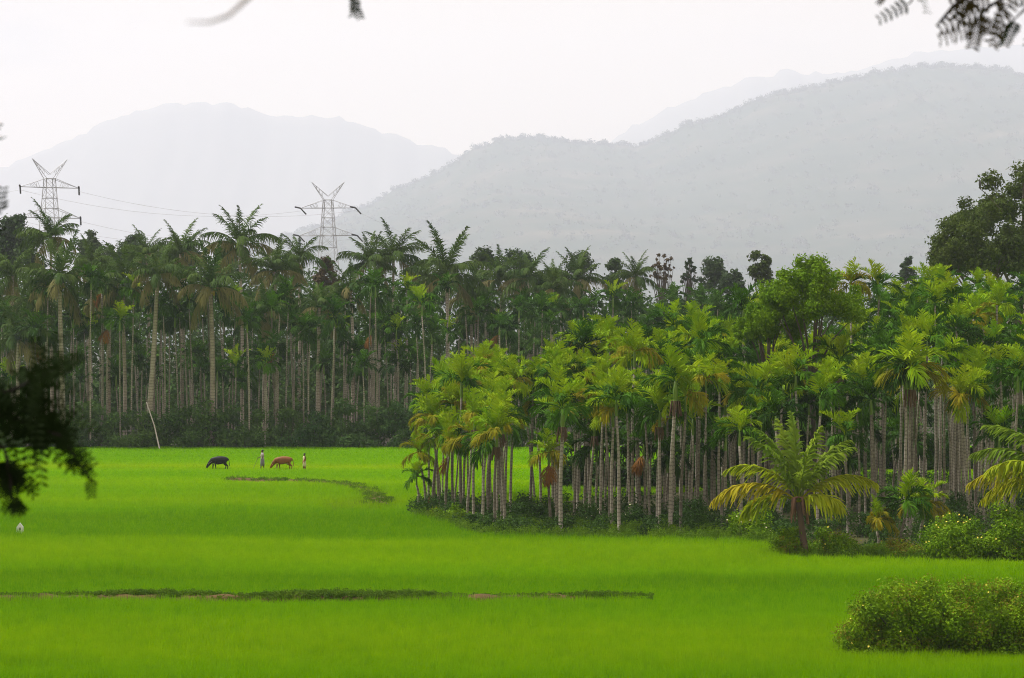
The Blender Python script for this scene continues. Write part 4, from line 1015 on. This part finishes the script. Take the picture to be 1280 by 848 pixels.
def bovine(label, px, by, name, coat, hoofm, sc, bulk, hornk):
    Y = ground_y(by); rt = empty(name, (gx(px, Y), Y, 0)); tag(rt, label, 'buffalo' if hornk else 'cow'); rt.scale = (sc,) * 3
    b = bulk
    rt.scale = (sc * .88, sc * 1.1, sc * 1.04)
    ch = [[('hip', (.50, 0, .88), .31 * b), ('mid', (.05, 0, .80), .385 * b), ('chest', (-.40, 0, .82), .34 * b), ('neck', (-.70, 0, .78), .24), ('nk2', (-.92, 0, .60), .18), ('poll', (-1.06, 0, .46), .135), ('face', (-1.16, 0, .30), .11), ('muz', (-1.24, 0, .17), .10)],
          ['hip', ('rump', (.78, 0, .92), .17 * b), ('t1', (.93, 0, .82), .035), ('t2', (.97, .02, .55), .028), ('t3', (.96, .03, .33), .04)],
          ['poll', ('e1', (-1.02, .13, .47), .035), ('e2', (-1.0, .24, .44), .05), ('e3', (-.98, .30, .42), .015)], ['poll', ('f1', (-1.02, -.13, .47), .035), ('f2', (-1.0, -.24, .44), .05), ('f3', (-.98, -.30, .42), .015)]]
    for sd, off in ((1, .06), (-1, -.07)):
        ch.append(['chest', ('sh%d' % sd, (-.46 + off, .17 * sd, .62), .12), ('kn%d' % sd, (-.47 + off * 1.6, .16 * sd, .36), .062), ('fe%d' % sd, (-.45 + off * 2, .16 * sd, .12), .045), ('ho%d' % sd, (-.47 + off * 2, .16 * sd, .03), .055)])
        ch.append(['hip', ('th%d' % sd, (.60 - off, .17 * sd, .70), .17), ('st%d' % sd, (.50 - off * 1.3, .18 * sd, .54), .115), ('hk%d' % sd, (.74 - off * 1.6, .17 * sd, .36), .06), ('hf%d' % sd, (.69 - off * 2, .17 * sd, .12), .044), ('hh%d' % sd, (.67 - off * 2, .17 * sd, .03), .055)])
    V, E, q = skel(ch); grow('body', V, E, q, coat, rt)
    for sd in (1, -1):
        mb = MB()
        if hornk: tube(mb, [(-1.03, .1 * sd, .54), (-.92, .26 * sd, .57), (-.78, .34 * sd, .66), (-.66, .27 * sd, .74)], [.045, .042, .03, .008], 7)
        else: tube(mb, [(-1.04, .07 * sd, .56), (-1.05, .13 * sd, .66), (-1.1, .13 * sd, .74)], [.03, .024, .006], 7)
        mb.build('horn', hoofm, rt, True)
        mb = MB(); loft(mb, [(0, 0, -.016, .004, .004), (0, 0, -.008, .014, .014), (0, 0, .008, .014, .014), (0, 0, .016, .004, .004)], 8)
        o = mb.build('eye', M['insul'], rt, True); o.location = (-1.13, .105 * sd, .40)
    if not hornk:
        mb = MB(); loft(mb, [(.42, 0, .44, .02, .02), (.42, 0, .47, .1, .09), (.42, 0, .56, .15, .13), (.42, 0, .64, .1, .1)], 10); mb.build('udder', plain_mat('udder_skin', (.5, .3, .22)), rt, True)
    return rt
M['blackcoat'] = plain_mat('buffalo_hide', (.006, .006, .006), (.012, .011, .010), 6., .6, .2); M['browncoat'] = plain_mat('cow_hide', (.25, .088, .02), (.16, .055, .014), 4., .6, .2)
M['horn'] = plain_mat('horn', (.06, .05, .045), (.1, .085, .07), 8., .45)
bovine('black water buffalo grazing with lowered head in the far field', 274, 588, 'water_buffalo', M['blackcoat'], M['horn'], .98, 1.06, True)
bovine('red brown cow grazing between the herder and the child', 354, 588, 'brown_cow', M['browncoat'], M['horn'], .98, 1.0, False)

SKIN = plain_mat('brown_skin', (.13, .065, .038), (.11, .055, .032), 5., .55, .3); HAIR = plain_mat('black_hair', (.012, .010, .010), (.02, .018, .016), 20., .5, .3)
def person(label, px, by, H, rz, cloth):
    Y = ground_y(by); rt = empty('person', (gx(px, Y), Y, 0), rz); tag(rt, label, 'person'); rt.scale = (H / 1.7,) * 3
    # faces -Y before rotation; arms: a = (elbow, wrist)
    aR, aL = cloth['arms']; st = cloth['stride']
    ch = [[('pel', (0, 0, .92), .125), ('wst', (0, .0, 1.08), .11), ('che', (0, -.01, 1.28), .145), ('nb', (0, .0, 1.44), .06), ('nk', (0, -.01, 1.49), .052), ('jaw', (0, -.035, 1.545), .072), ('sk', (0, -.01, 1.62), .092), ('cr', (0, 0, 1.675), .06)],
          ['jaw', ('nose', (0, -.125, 1.585), .014)]]
    for sd, (el, wr) in ((1, aL), (-1, aR)):
        e = np.array(el, float); w = np.array(wr, float); d = (w - e) / np.linalg.norm(w - e)
        ch.append(['che', ('s%d' % sd, (.17 * sd, 0, 1.39), .062), ('e%d' % sd, tuple(e), .04), ('w%d' % sd, tuple(w), .027), ('p%d' % sd, tuple(w + d * .07), (.022, .036))])
        side = np.cross(d, [0, 1, 0]); side /= np.linalg.norm(side) + 1e-9
        for f, (o_, l) in enumerate(((-.028, .062), (-.009, .074), (.010, .07), (.027, .055))):
            b0 = w + d * .095 + side * o_; ch.append(['p%d' % sd, (None, tuple(b0), .0095), (None, tuple(b0 + d * l * .55 + np.array([0, -.01, 0])), .0085), (None, tuple(b0 + d * l + np.array([0, -.03, 0])), .007)])
        b0 = w + d * .03 - side * .04; ch.append(['p%d' % sd, (None, tuple(b0), .011), (None, tuple(b0 + d * .045 - side * .015), .009)])
        dy = st * sd
        ch.append(['pel', ('h%d' % sd, (.09 * sd, 0, .86), .095), ('k%d' % sd, (.095 * sd, dy * .5 - .02, .49), .062), ('a%d' % sd, (.095 * sd, dy, .09), .038), ('b%d' % sd, (.10 * sd, dy - .09, .035), .042), ('t%d' % sd, (.105 * sd, dy - .17, .025), .028)])
    V, E, q = skel(ch); grow('body', V, E, q, SKIN, rt)
    mb = MB(); loft(mb, [(0, .035, 1.56, .085, .07), (0, .025, 1.61, .106, .10), (0, .01, 1.66, .104, .10), (0, .005, 1.70, .08, .075), (0, 0, 1.725, .03, .03), (0, 0, 1.728, .002, .002)], 14); mb.build('hair', HAIR, rt, True)
    for sd in (1, -1):
        mb = MB(); loft(mb, [(0, 0, -.012, .003, .003), (0, 0, -.005, .013, .008), (0, 0, .005, .013, .008), (0, 0, .012, .003, .003)], 8); o = mb.build('eye', M['insul'], rt, True); o.location = (.034 * sd, -.098, 1.605)
        mb = MB(); loft(mb, [(0, 0, -.03, .006, .012), (0, 0, 0, .012, .024), (0, 0, .03, .008, .016)], 8); o = mb.build('ear', SKIN, rt, True); o.location = (.098 * sd, .0, 1.60)
    mb = MB(); tube(mb, [(-.026, -.104, 1.545), (0, -.112, 1.543), (.026, -.104, 1.545)], .006, 5); mb.build('mouth', plain_mat('lip', (.16, .06, .05)), rt)
    return rt
def garment(rt, name, secs, m, sleeves=()):
    mb = MB(); loft(mb, secs, 18)
    for p in sleeves: tube(mb, p[0], p[1], 9, False)
    o = mb.build(name, m, rt, True); sm = o.modifiers.new('thick', 'SOLIDIFY'); sm.thickness = .012; return o
SH = plain_mat('pinkish_shirt', (.46, .38, .38), (.36, .30, .31), 5.); LU = plain_mat('grey_lungi', (.25, .23, .27), (.17, .15, .19), 5.)
am = [((-.24, -.06, 1.14), (-.22, -.28, 1.02)), ((.23, .02, 1.13), (.24, -.10, .90))]
p = person('herder in a pinkish shirt and grey wrap holding a stick', 328, 587.5, 1.66, R(-78), {'arms': am, 'stride': .13})
garment(p, 'shirt', [(0, 0, .86, .165, .13), (0, 0, 1.05, .15, .125), (0, -.01, 1.25, .185, .155), (0, 0, 1.38, .19, .12), (0, 0, 1.45, .10, .09), (0, 0, 1.48, .07, .07)], SH,
        [([(.15, 0, 1.41), (.20, .01, 1.29), (.23, .02, 1.17)], [.075, .068, .06]), ([(-.15, 0, 1.41), (-.20, -.02, 1.29), (-.235, -.05, 1.17)], [.075, .068, .06])])
garment(p, 'lungi', [(0, 0, .97, .155, .13), (0, 0, .85, .165, .145), (0, 0, .6, .16, .165), (0, 0, .34, .145, .17)], LU)
st = empty('walking_stick', p.location, R(-78)); tag(st, 'thin stick held by the herder', 'stick'); st.scale = p.scale
mb = MB(); tube(mb, [(-.21, -.75, .10), (-.22, -.37, .98), (-.225, -.30, 1.12)], [.014, .016, .018], 6); mb.build('stick', M['bark'], st)
CR = plain_mat('cream_cloth', (.70, .60, .42), (.6, .48, .33), 5.); RU = plain_mat('rust_cloth_wrap', (.38, .11, .035), (.27, .08, .03), 5.)
am = [((-.20, .03, 1.14), (-.19, -.08, .90)), ((.20, .05, 1.14), (.18, -.02, .90))]
p = person('child in a cream and rust coloured wrap standing behind the cow', 380.5, 588.5, 1.42, R(-60), {'arms': am, 'stride': .07})
garment(p, 'dress', [(0, 0, .42, .20, .18), (0, 0, .7, .185, .16), (0, 0, .95, .165, .14), (0, 0, 1.08, .145, .12), (0, -.01, 1.26, .178, .155), (0, 0, 1.38, .18, .115), (0, 0, 1.45, .09, .08)], CR)
mb = MB()
for k in range(26):
    pass
a = np.linspace(-.5, 3.8, 22); V = []
for i, t in enumerate(a):
    z = 1.40 - .95 * i / 21; rr_ = np.interp(z, [.42, .7, .95, 1.08, 1.26, 1.38], [.215, .20, .18, .162, .195, .195])
    V += [(rr_ * math.cos(t), rr_ * .88 * math.sin(-t), z), (rr_ * math.cos(t), rr_ * .88 * math.sin(-t), z - .28)]
mb.add(V, [(2 * i, 2 * i + 2, 2 * i + 3, 2 * i + 1) for i in range(21)]); o = mb.build('sash', RU, p, True); o.modifiers.new('thick', 'SOLIDIFY').thickness = .015

# ------------------------------------------------------------------ pylons and lines
def pylon(x, Y, zroot, rz, label):
    rt = empty('lattice_pylon', (x, Y, 0), rz); tag(rt, label, 'pylon', 'steel pylons behind the far grove')
    z0 = zroot
    def hw(z):  # half width of the body at height z
        return float(np.interp(z, [0, z0 - 16, z0 - 2.8, z0 - .8], [4.6, 2.1, 1.15, 1.0]))
    lv = [z0 - .8, z0 - 2.8, z0 - 5.2, z0 - 7.5, z0 - 9.6, z0 - 12.5, z0 - 16, z0 - 20, z0 - 25, z0 - 31, z0 - 38, 0]
    for sx, sy in ((1, 1), (1, -1), (-1, 1), (-1, -1)):
        mb = MB(); tube(mb, [(sx * hw(z), sy * hw(z), z) for z in lv], .095, 4); mb.build('leg', M['steel'], rt)
    mb = MB()
    for a, b in zip(lv[:-1], lv[1:]):
        A, B = hw(a), hw(b)
        for (x1, y1), (x2, y2) in (((1, 1), (1, -1)), ((1, -1), (-1, -1)), ((-1, -1), (-1, 1)), ((-1, 1), (1, 1))):
            tube(mb, [(x1 * A, y1 * A, a), (x2 * B, y2 * B, b)], .042, 4, False); tube(mb, [(x2 * A, y2 * A, a), (x1 * B, y1 * B, b)], .042, 4, False)
            tube(mb, [(x1 * A, y1 * A, a), (x2 * A, y2 * A, a)], .07, 4, False)
    mb.build('lattice', M['steel'], rt)
    tips = []
    for zc, zt, L in ((z0 - 2.8, z0 - .8, 6.9), (z0 - 9.6, z0 - 7.5, 7.3)):
        for sx in (-1, 1):
            mb = MB(); tip = (sx * L, 0, zc)
            for sy in (-1, 1):
                tube(mb, [(sx * hw(zc), sy * hw(zc), zc), tip], .075, 4, False); tube(mb, [(sx * hw(zt), sy * hw(zt), zt), tip], .065, 4, False)
                for f, g_ in ((.25, .35), (.5, .6), (.35, .5)):
                    p1 = np.array((sx * hw(zc), sy * hw(zc), zc)) * (1 - f) + np.array(tip) * f; p2 = np.array((sx * hw(zt), sy * hw(zt), zt)) * (1 - g_) + np.array(tip) * g_
                    tube(mb, [p1, p2], .05, 4, False)
            mb.build('crossarm', M['steel'], rt)
            for dy in (-1, 1):
                mb = MB(); q = np.array(tip); e = q + np.array([.9 * dy, dy * 2.4, -.8 * dy - .6])
                ps = [q * (1 - t) + e * t for t in np.linspace(0, 1, 15)]; tube(mb, ps, [.10 + .12 * (i % 2) for i in range(15)], 7); mb.build('insulator', M['insul'], rt, True)
            tips.append(tip)
    for sx in (-1, 1):
        mb = MB(); tip = (sx * 4.1, 0, z0 + 3.6)
        for sy in (-1, 1):
            tube(mb, [(sx * 1.0, sy * 1.0, z0 - .8), tip], .07, 4, False); tube(mb, [(0, sy * .7, z0 + .1), tip], .055, 4, False)
            for f in (.2, .4, .6): tube(mb, [np.array((sx * 1.0, sy * 1., z0 - .8)) * (1 - f) + np.array(tip) * f, np.array((0, sy * .7, z0 + .1)) * (1 - f - .12) + np.array(tip) * (f + .12)], .045, 4, False)
        mb.build('earth_peak', M['steel'], rt); tips.append(tip)
    c, s = math.cos(rz), math.sin(rz)
    return [np.array((x + c * t[0] - s * t[1], Y + s * t[0] + c * t[1], t[2])) for t in tips]
T1 = pylon(gx(62, 640), 640, hz(219, 640), R(28), 'left pylon, with V shaped peaks, turned aside')
T2 = pylon(gx(410, 700), 700, hz(246, 700), R(-8), 'right pylon, seen square on before the big hill')
T3 = [np.array((gx(930, 900) + (-5 + 10 * (i % 2)), 900, hz(372, 900) - 7 * (i // 2 == 1))) for i in range(6)]
T0 = [t + np.array((-150, 30, -4)) for t in T1]
names = ['upper left crossarm', 'upper right crossarm', 'lower left crossarm', 'lower right crossarm', 'left peak', 'right peak']
def cable(a, b, sag, label):
    mb = MB(); t = np.linspace(0, 1, 28)[:, None]; mid = (a + b) / 2
    P_ = a * (1 - t) + b * t - np.array([0, 0, 1]) * sag * 4 * t * (1 - t)
    rt = empty('power_cable', a); tag(rt, label, 'cable', 'power cables of the pylon line')
    tube(mb, P_ - a, .026, 4, False); mb.build('cable', M['cable'], rt)
for i in range(4):
    dz = np.array([0, 0, -.7 if i < 4 else 0])
    cable(T1[i] + dz, T2[i] + dz, 3.2 if i < 4 else 1.5, 'cable between the two pylons from the %s' % names[i])
    if i in (1, 3): cable(T2[i] + dz, T3[i], 9, 'cable running right from the right pylon, %s' % names[i])
    if i in (0, 2): cable(T1[i] + dz, T0[i], 6, 'cable leaving the picture leftward from the left pylon, %s' % names[i])

# ------------------------------------------------------------------ near trees whose branches hang into the view
def pinnate(mb, p, d, up, L, n, ll, r):
    """one feather leaf: a stalk and paired oblong leaflets"""
    d = d / np.linalg.norm(d); s = np.cross(d, up); s /= np.linalg.norm(s) + 1e-9; u = np.cross(s, d)
    P_ = [p + d * L * t + u * (-.25 * L * t * t) for t in np.linspace(0, 1, 6)]
    tube(mb, P_, np.linspace(.0016, .0007, 6), 4, False)
    for k in range(n):
        t = .15 + .85 * k / (n - 1); b = p + d * L * t + u * (-.25 * L * t * t)
        for sd in (-1, 1):
            e = s * sd * .9 + d * .4 + u * r.uniform(-.2, .2); e /= np.linalg.norm(e); l = ll * (1 - .35 * t) * r.uniform(.85, 1.1)
            w = np.cross(e, u); w /= np.linalg.norm(w); w *= l * .17
            V = [b, b + e * l * .3 + w, b + e * l * .75 + w * .9, b + e * l, b + e * l * .75 - w * .9, b + e * l * .3 - w]
            mb.add(V, [(0, 1, 2, 5), (2, 3, 4, 5)])
def near_tree(name, label, base, trunk, branches, seed):
    """branches: list of (path points, radius0, radius1, [(t0,t1,n leaves, L, nl, ll, spread)], leaf material)"""
    r = np.random.RandomState(seed); rt = empty(name, base); tag(rt, label, 'tree'); B = np.array(base)
    mb = MB(); tube(mb, np.array(trunk) - B, np.linspace(.17, .09, len(trunk)), 10); mb.build('trunk', M['bark'], rt, True)
    for path, r0, r1, leaves, mk, droop in branches:
        P_ = np.array(path, float) - B; k = len(P_)
        br = MB(); tube(br, P_, np.linspace(r0, r1, k), 6); bo = br.build('branch', M['darkbark' if leaves else 'paletwig'], rt, True)
        if leaves:
            lm = MB()
            for t0, t1, n, L, nl, ll in leaves:
                for i in range(n):
                    t = r.uniform(t0, t1) * (k - 1); j = min(int(t), k - 2); f = t - j; p = P_[j] * (1 - f) + P_[j + 1] * f; T = P_[j + 1] - P_[j]; T /= np.linalg.norm(T)
                    d = T * r.uniform(.2, .9) + r.normal(size=3) * .65 + np.array([0, 0, droop]); d[1] *= .7
                    pinnate(lm, p, d, np.array([0, -1., .15]) + r.normal(size=3) * .4, L * r.uniform(.7, 1.2), nl, ll, r)
            lm.build('leaf_spray', M[mk], bo)
D = 6.0
def pt(px, py, d=D): return at(px, py, d)
lb = (-2.6, 6.4, float(emb(np.array(6.4))) - .05)
near_tree('roadside_tree', 'near tree whose dark feathery branch hangs in at the left edge', lb, [lb, (-2.55, 6.4, 9.2), (-2.45, 6.3, 10.2), (-2.4, 6.2, 11.2)],
 [([(-2.5, 6.35, 9.7), pt(-330, 440), pt(-120, 470), pt(10, 490), pt(70, 462)], .012, .002, [(.6, .97, 26, .10, 7, .026), (.6, .9, 12, .07, 7, .024)], 'near', -.1),
  ([(-2.5, 6.35, 9.6), pt(-330, 500), pt(-120, 510), pt(10, 520), pt(75, 545), pt(114, 600)], .012, .002, [(.5, .8, 24, .10, 7, .026), (.72, 1, 20, .038, 5, .019)], 'near', -.25),
  ([(-2.5, 6.35, 9.55), pt(-300, 540), pt(-90, 545), pt(5, 560), pt(13, 600), pt(15, 636)], .010, .002, [(.5, .75, 14, .08, 7, .024), (.66, 1., 16, .036, 5, .018)], 'near', -.5),
  ([(-2.5, 6.35, 9.65), pt(-300, 480), pt(-100, 500), pt(20, 505), pt(66, 515)], .012, .002, [(.55, 1, 26, .09, 7, .026)], 'near', -.2),
  ([(-2.5, 6.35, 10.1), pt(-300, 300), pt(-100, 290), pt(2, 266)], .012, .002, [(.9, 1, 4, .05, 5, .024)], 'near', .1),
  ([(-2.5, 6.35, 10.3), pt(-300, 190), pt(-100, 190), pt(-14, 181)], .012, .002, [(.95, 1, 2, .045, 5, .02)], 'near', 0)], 71)
rb = (2.3, 5.6, float(emb(np.array(5.6))) - .05)
near_tree('roadside_tree', 'near tree whose feathery leaves hang in at the upper right corner', rb, [rb, (2.3, 5.6, 9.4), (2.2, 5.7, 10.4), (2.0, 5.8, 11.3)],
 [([(2.2, 5.7, 10.5), pt(1420, -40), pt(1330, -20), pt(1262, -8), pt(1232, 12), pt(1216, 34)], .012, .0015, [(.55, .8, 5, .12, 8, .030), (.8, 1, 3, .075, 7, .027)], 'neardry', -.25),
  ([(2.2, 5.7, 10.5), pt(1420, 0), pt(1330, 2), pt(1285, 8), pt(1266, 26)], .012, .0015, [(.55, .9, 4, .11, 8, .029), (.9, 1, 2, .07, 7, .025)], 'near', -.3),
  ([(2.2, 5.7, 10.6), pt(1400, -70), pt(1300, -50), pt(1230, -20), pt(1192, 8), pt(1173, 30)], .015, .003, [(.6, .8, 2, .07, 6, .026)], 'neardry', -.2),
  ([(2.2, 5.7, 10.7), pt(1350, -90), pt(1240, -55), pt(1150, -25), pt(1138, 4)], .012, .002, [(.86, 1, 2, .06, 6, .022)], 'near', -.3),
  ([(2.15, 5.75, 10.7), pt(1250, -110), pt(1150, -40), pt(1106, -6)], .012, .002, [(.95, 1, 2, .03, 7, .012)], 'neardry', -.2),
  ([(2.1, 5.8, 10.9), pt(1150, -160), pt(800, -120), pt(540, -70), pt(452, -28), pt(441, 0)], .02, .002, [(.95, 1, 2, .05, 7, .016)], 'near', -.9),
  ([(2.1, 5.8, 11.0), pt(1100, -220), pt(600, -170), pt(380, -60, 4.5), pt(312, -4, 3.2), pt(285, 20, 3.0), pt(262, 28, 2.8), pt(234, 28, 2.7)], .006, .0006, [], 'near', 0)], 72)

# ------------------------------------------------------------------ air
me = bpy.data.meshes.new('haze')
x0, x1, y0, y1, z0, z1 = -11000, 11000, -100, 22300, -4, 2450
me.from_pydata([(x, y, z) for x in (x0, x1) for y in (y0, y1) for z in (z0, z1)], [], [(0, 1, 3, 2), (4, 6, 7, 5), (0, 4, 5, 1), (2, 3, 7, 6), (0, 2, 6, 4), (1, 5, 7, 3)])
m, nt, out = newmat('haze_air'); pv = N(nt, 'ShaderNodeVolumePrincipled')
pv.inputs['Color'].default_value = (.855, .897, 1.0, 1); pv.inputs['Density'].default_value = .00009; pv.inputs['Anisotropy'].default_value = .15
nt.links.new(pv.outputs[0], out.inputs['Volume']); me.materials.append(m)
tag(link('haze', me), 'pale humid haze in front of the hills', 'haze', kind='stuff')

# ------------------------------------------------------------------ light
SUN_EL, SUN_AZ = 56.0, -62.0   # azimuth from +Y towards +X: the sun stands left and a little behind the grove
w = bpy.data.worlds.new('World'); scene.world = w; w.use_nodes = True; nt = w.node_tree; nt.nodes.clear()
out = nt.nodes.new('ShaderNodeOutputWorld'); bg = nt.nodes.new('ShaderNodeBackground'); bg.inputs[1].default_value = .075
sky = nt.nodes.new('ShaderNodeTexSky'); sky.sky_type = 'NISHITA'; sky.sun_disc = False; sky.sun_elevation = R(SUN_EL); sky.sun_rotation = R(SUN_AZ); sky.dust_density = 4
tc = nt.nodes.new('ShaderNodeTexCoord'); mp = N(nt, 'ShaderNodeMapping'); mp.inputs['Scale'].default_value = (2.2, 2.2, 7); nt.links.new(tc.outputs['Generated'], mp.inputs['Vector'])
nz = noise(nt, 1.6, 5, mp.outputs[0])
cloud = ramp(nt, nz, [(.36, (.66, .65, .68)), (.5, (.98, .91, .87)), (.64, (1.0, .94, .89))])
cs = mixc(nt, 1.0, cloud, (9.5, 9.5, 9.5), 'MULTIPLY')
sz = N(nt, 'ShaderNodeSeparateXYZ'); nt.links.new(tc.outputs['Generated'], sz.inputs[0])
low = ramp(nt, sz.outputs[2], [(.0, (1, .84, .60)), (.10, (1, .84, .60)), (.30, (.714, .714, .714))])   # the overcast is brightest and creamiest low down
cs = mixc(nt, 1.0, cs, mixc(nt, 1.0, low, (1.4, 1.4, 1.4), 'MULTIPLY'), 'MULTIPLY')
nt.links.new(mixc(nt, .88, sky.outputs[0], cs), bg.inputs[0]); nt.links.new(bg.outputs[0], out.inputs[0])
sl = bpy.data.lights.new('sun', 'SUN'); so = bpy.data.objects.new('sun', sl); col.objects.link(so)
sl.energy = 4.6; sl.angle = R(6); sl.color = (1, .965, .93)
az, el = R(SUN_AZ), R(SUN_EL)
from mathutils import Vector
dv = Vector((math.sin(az) * math.cos(el), math.cos(az) * math.cos(el), math.sin(el)))
so.rotation_euler = dv.to_track_quat('Z', 'Y').to_euler(); so.location = (0, 0, 60)

scene.view_settings.view_transform = 'Standard'; scene.view_settings.look = 'None'; scene.view_settings.gamma = 1; scene.view_settings.exposure = .47
c = scene.cycles
c.max_bounces = 7; c.diffuse_bounces = 3; c.transmission_bounces = 4; c.glossy_bounces = 2; c.volume_bounces = 2; c.transparent_max_bounces = 8
c.use_denoising = True; c.denoiser = 'OPENIMAGEDENOISE'; c.denoising_input_passes = 'RGB_ALBEDO_NORMAL'; c.denoising_prefilter = 'NONE'; c.filter_width = 1.05; c.caustics_reflective = False; c.caustics_refractive = False
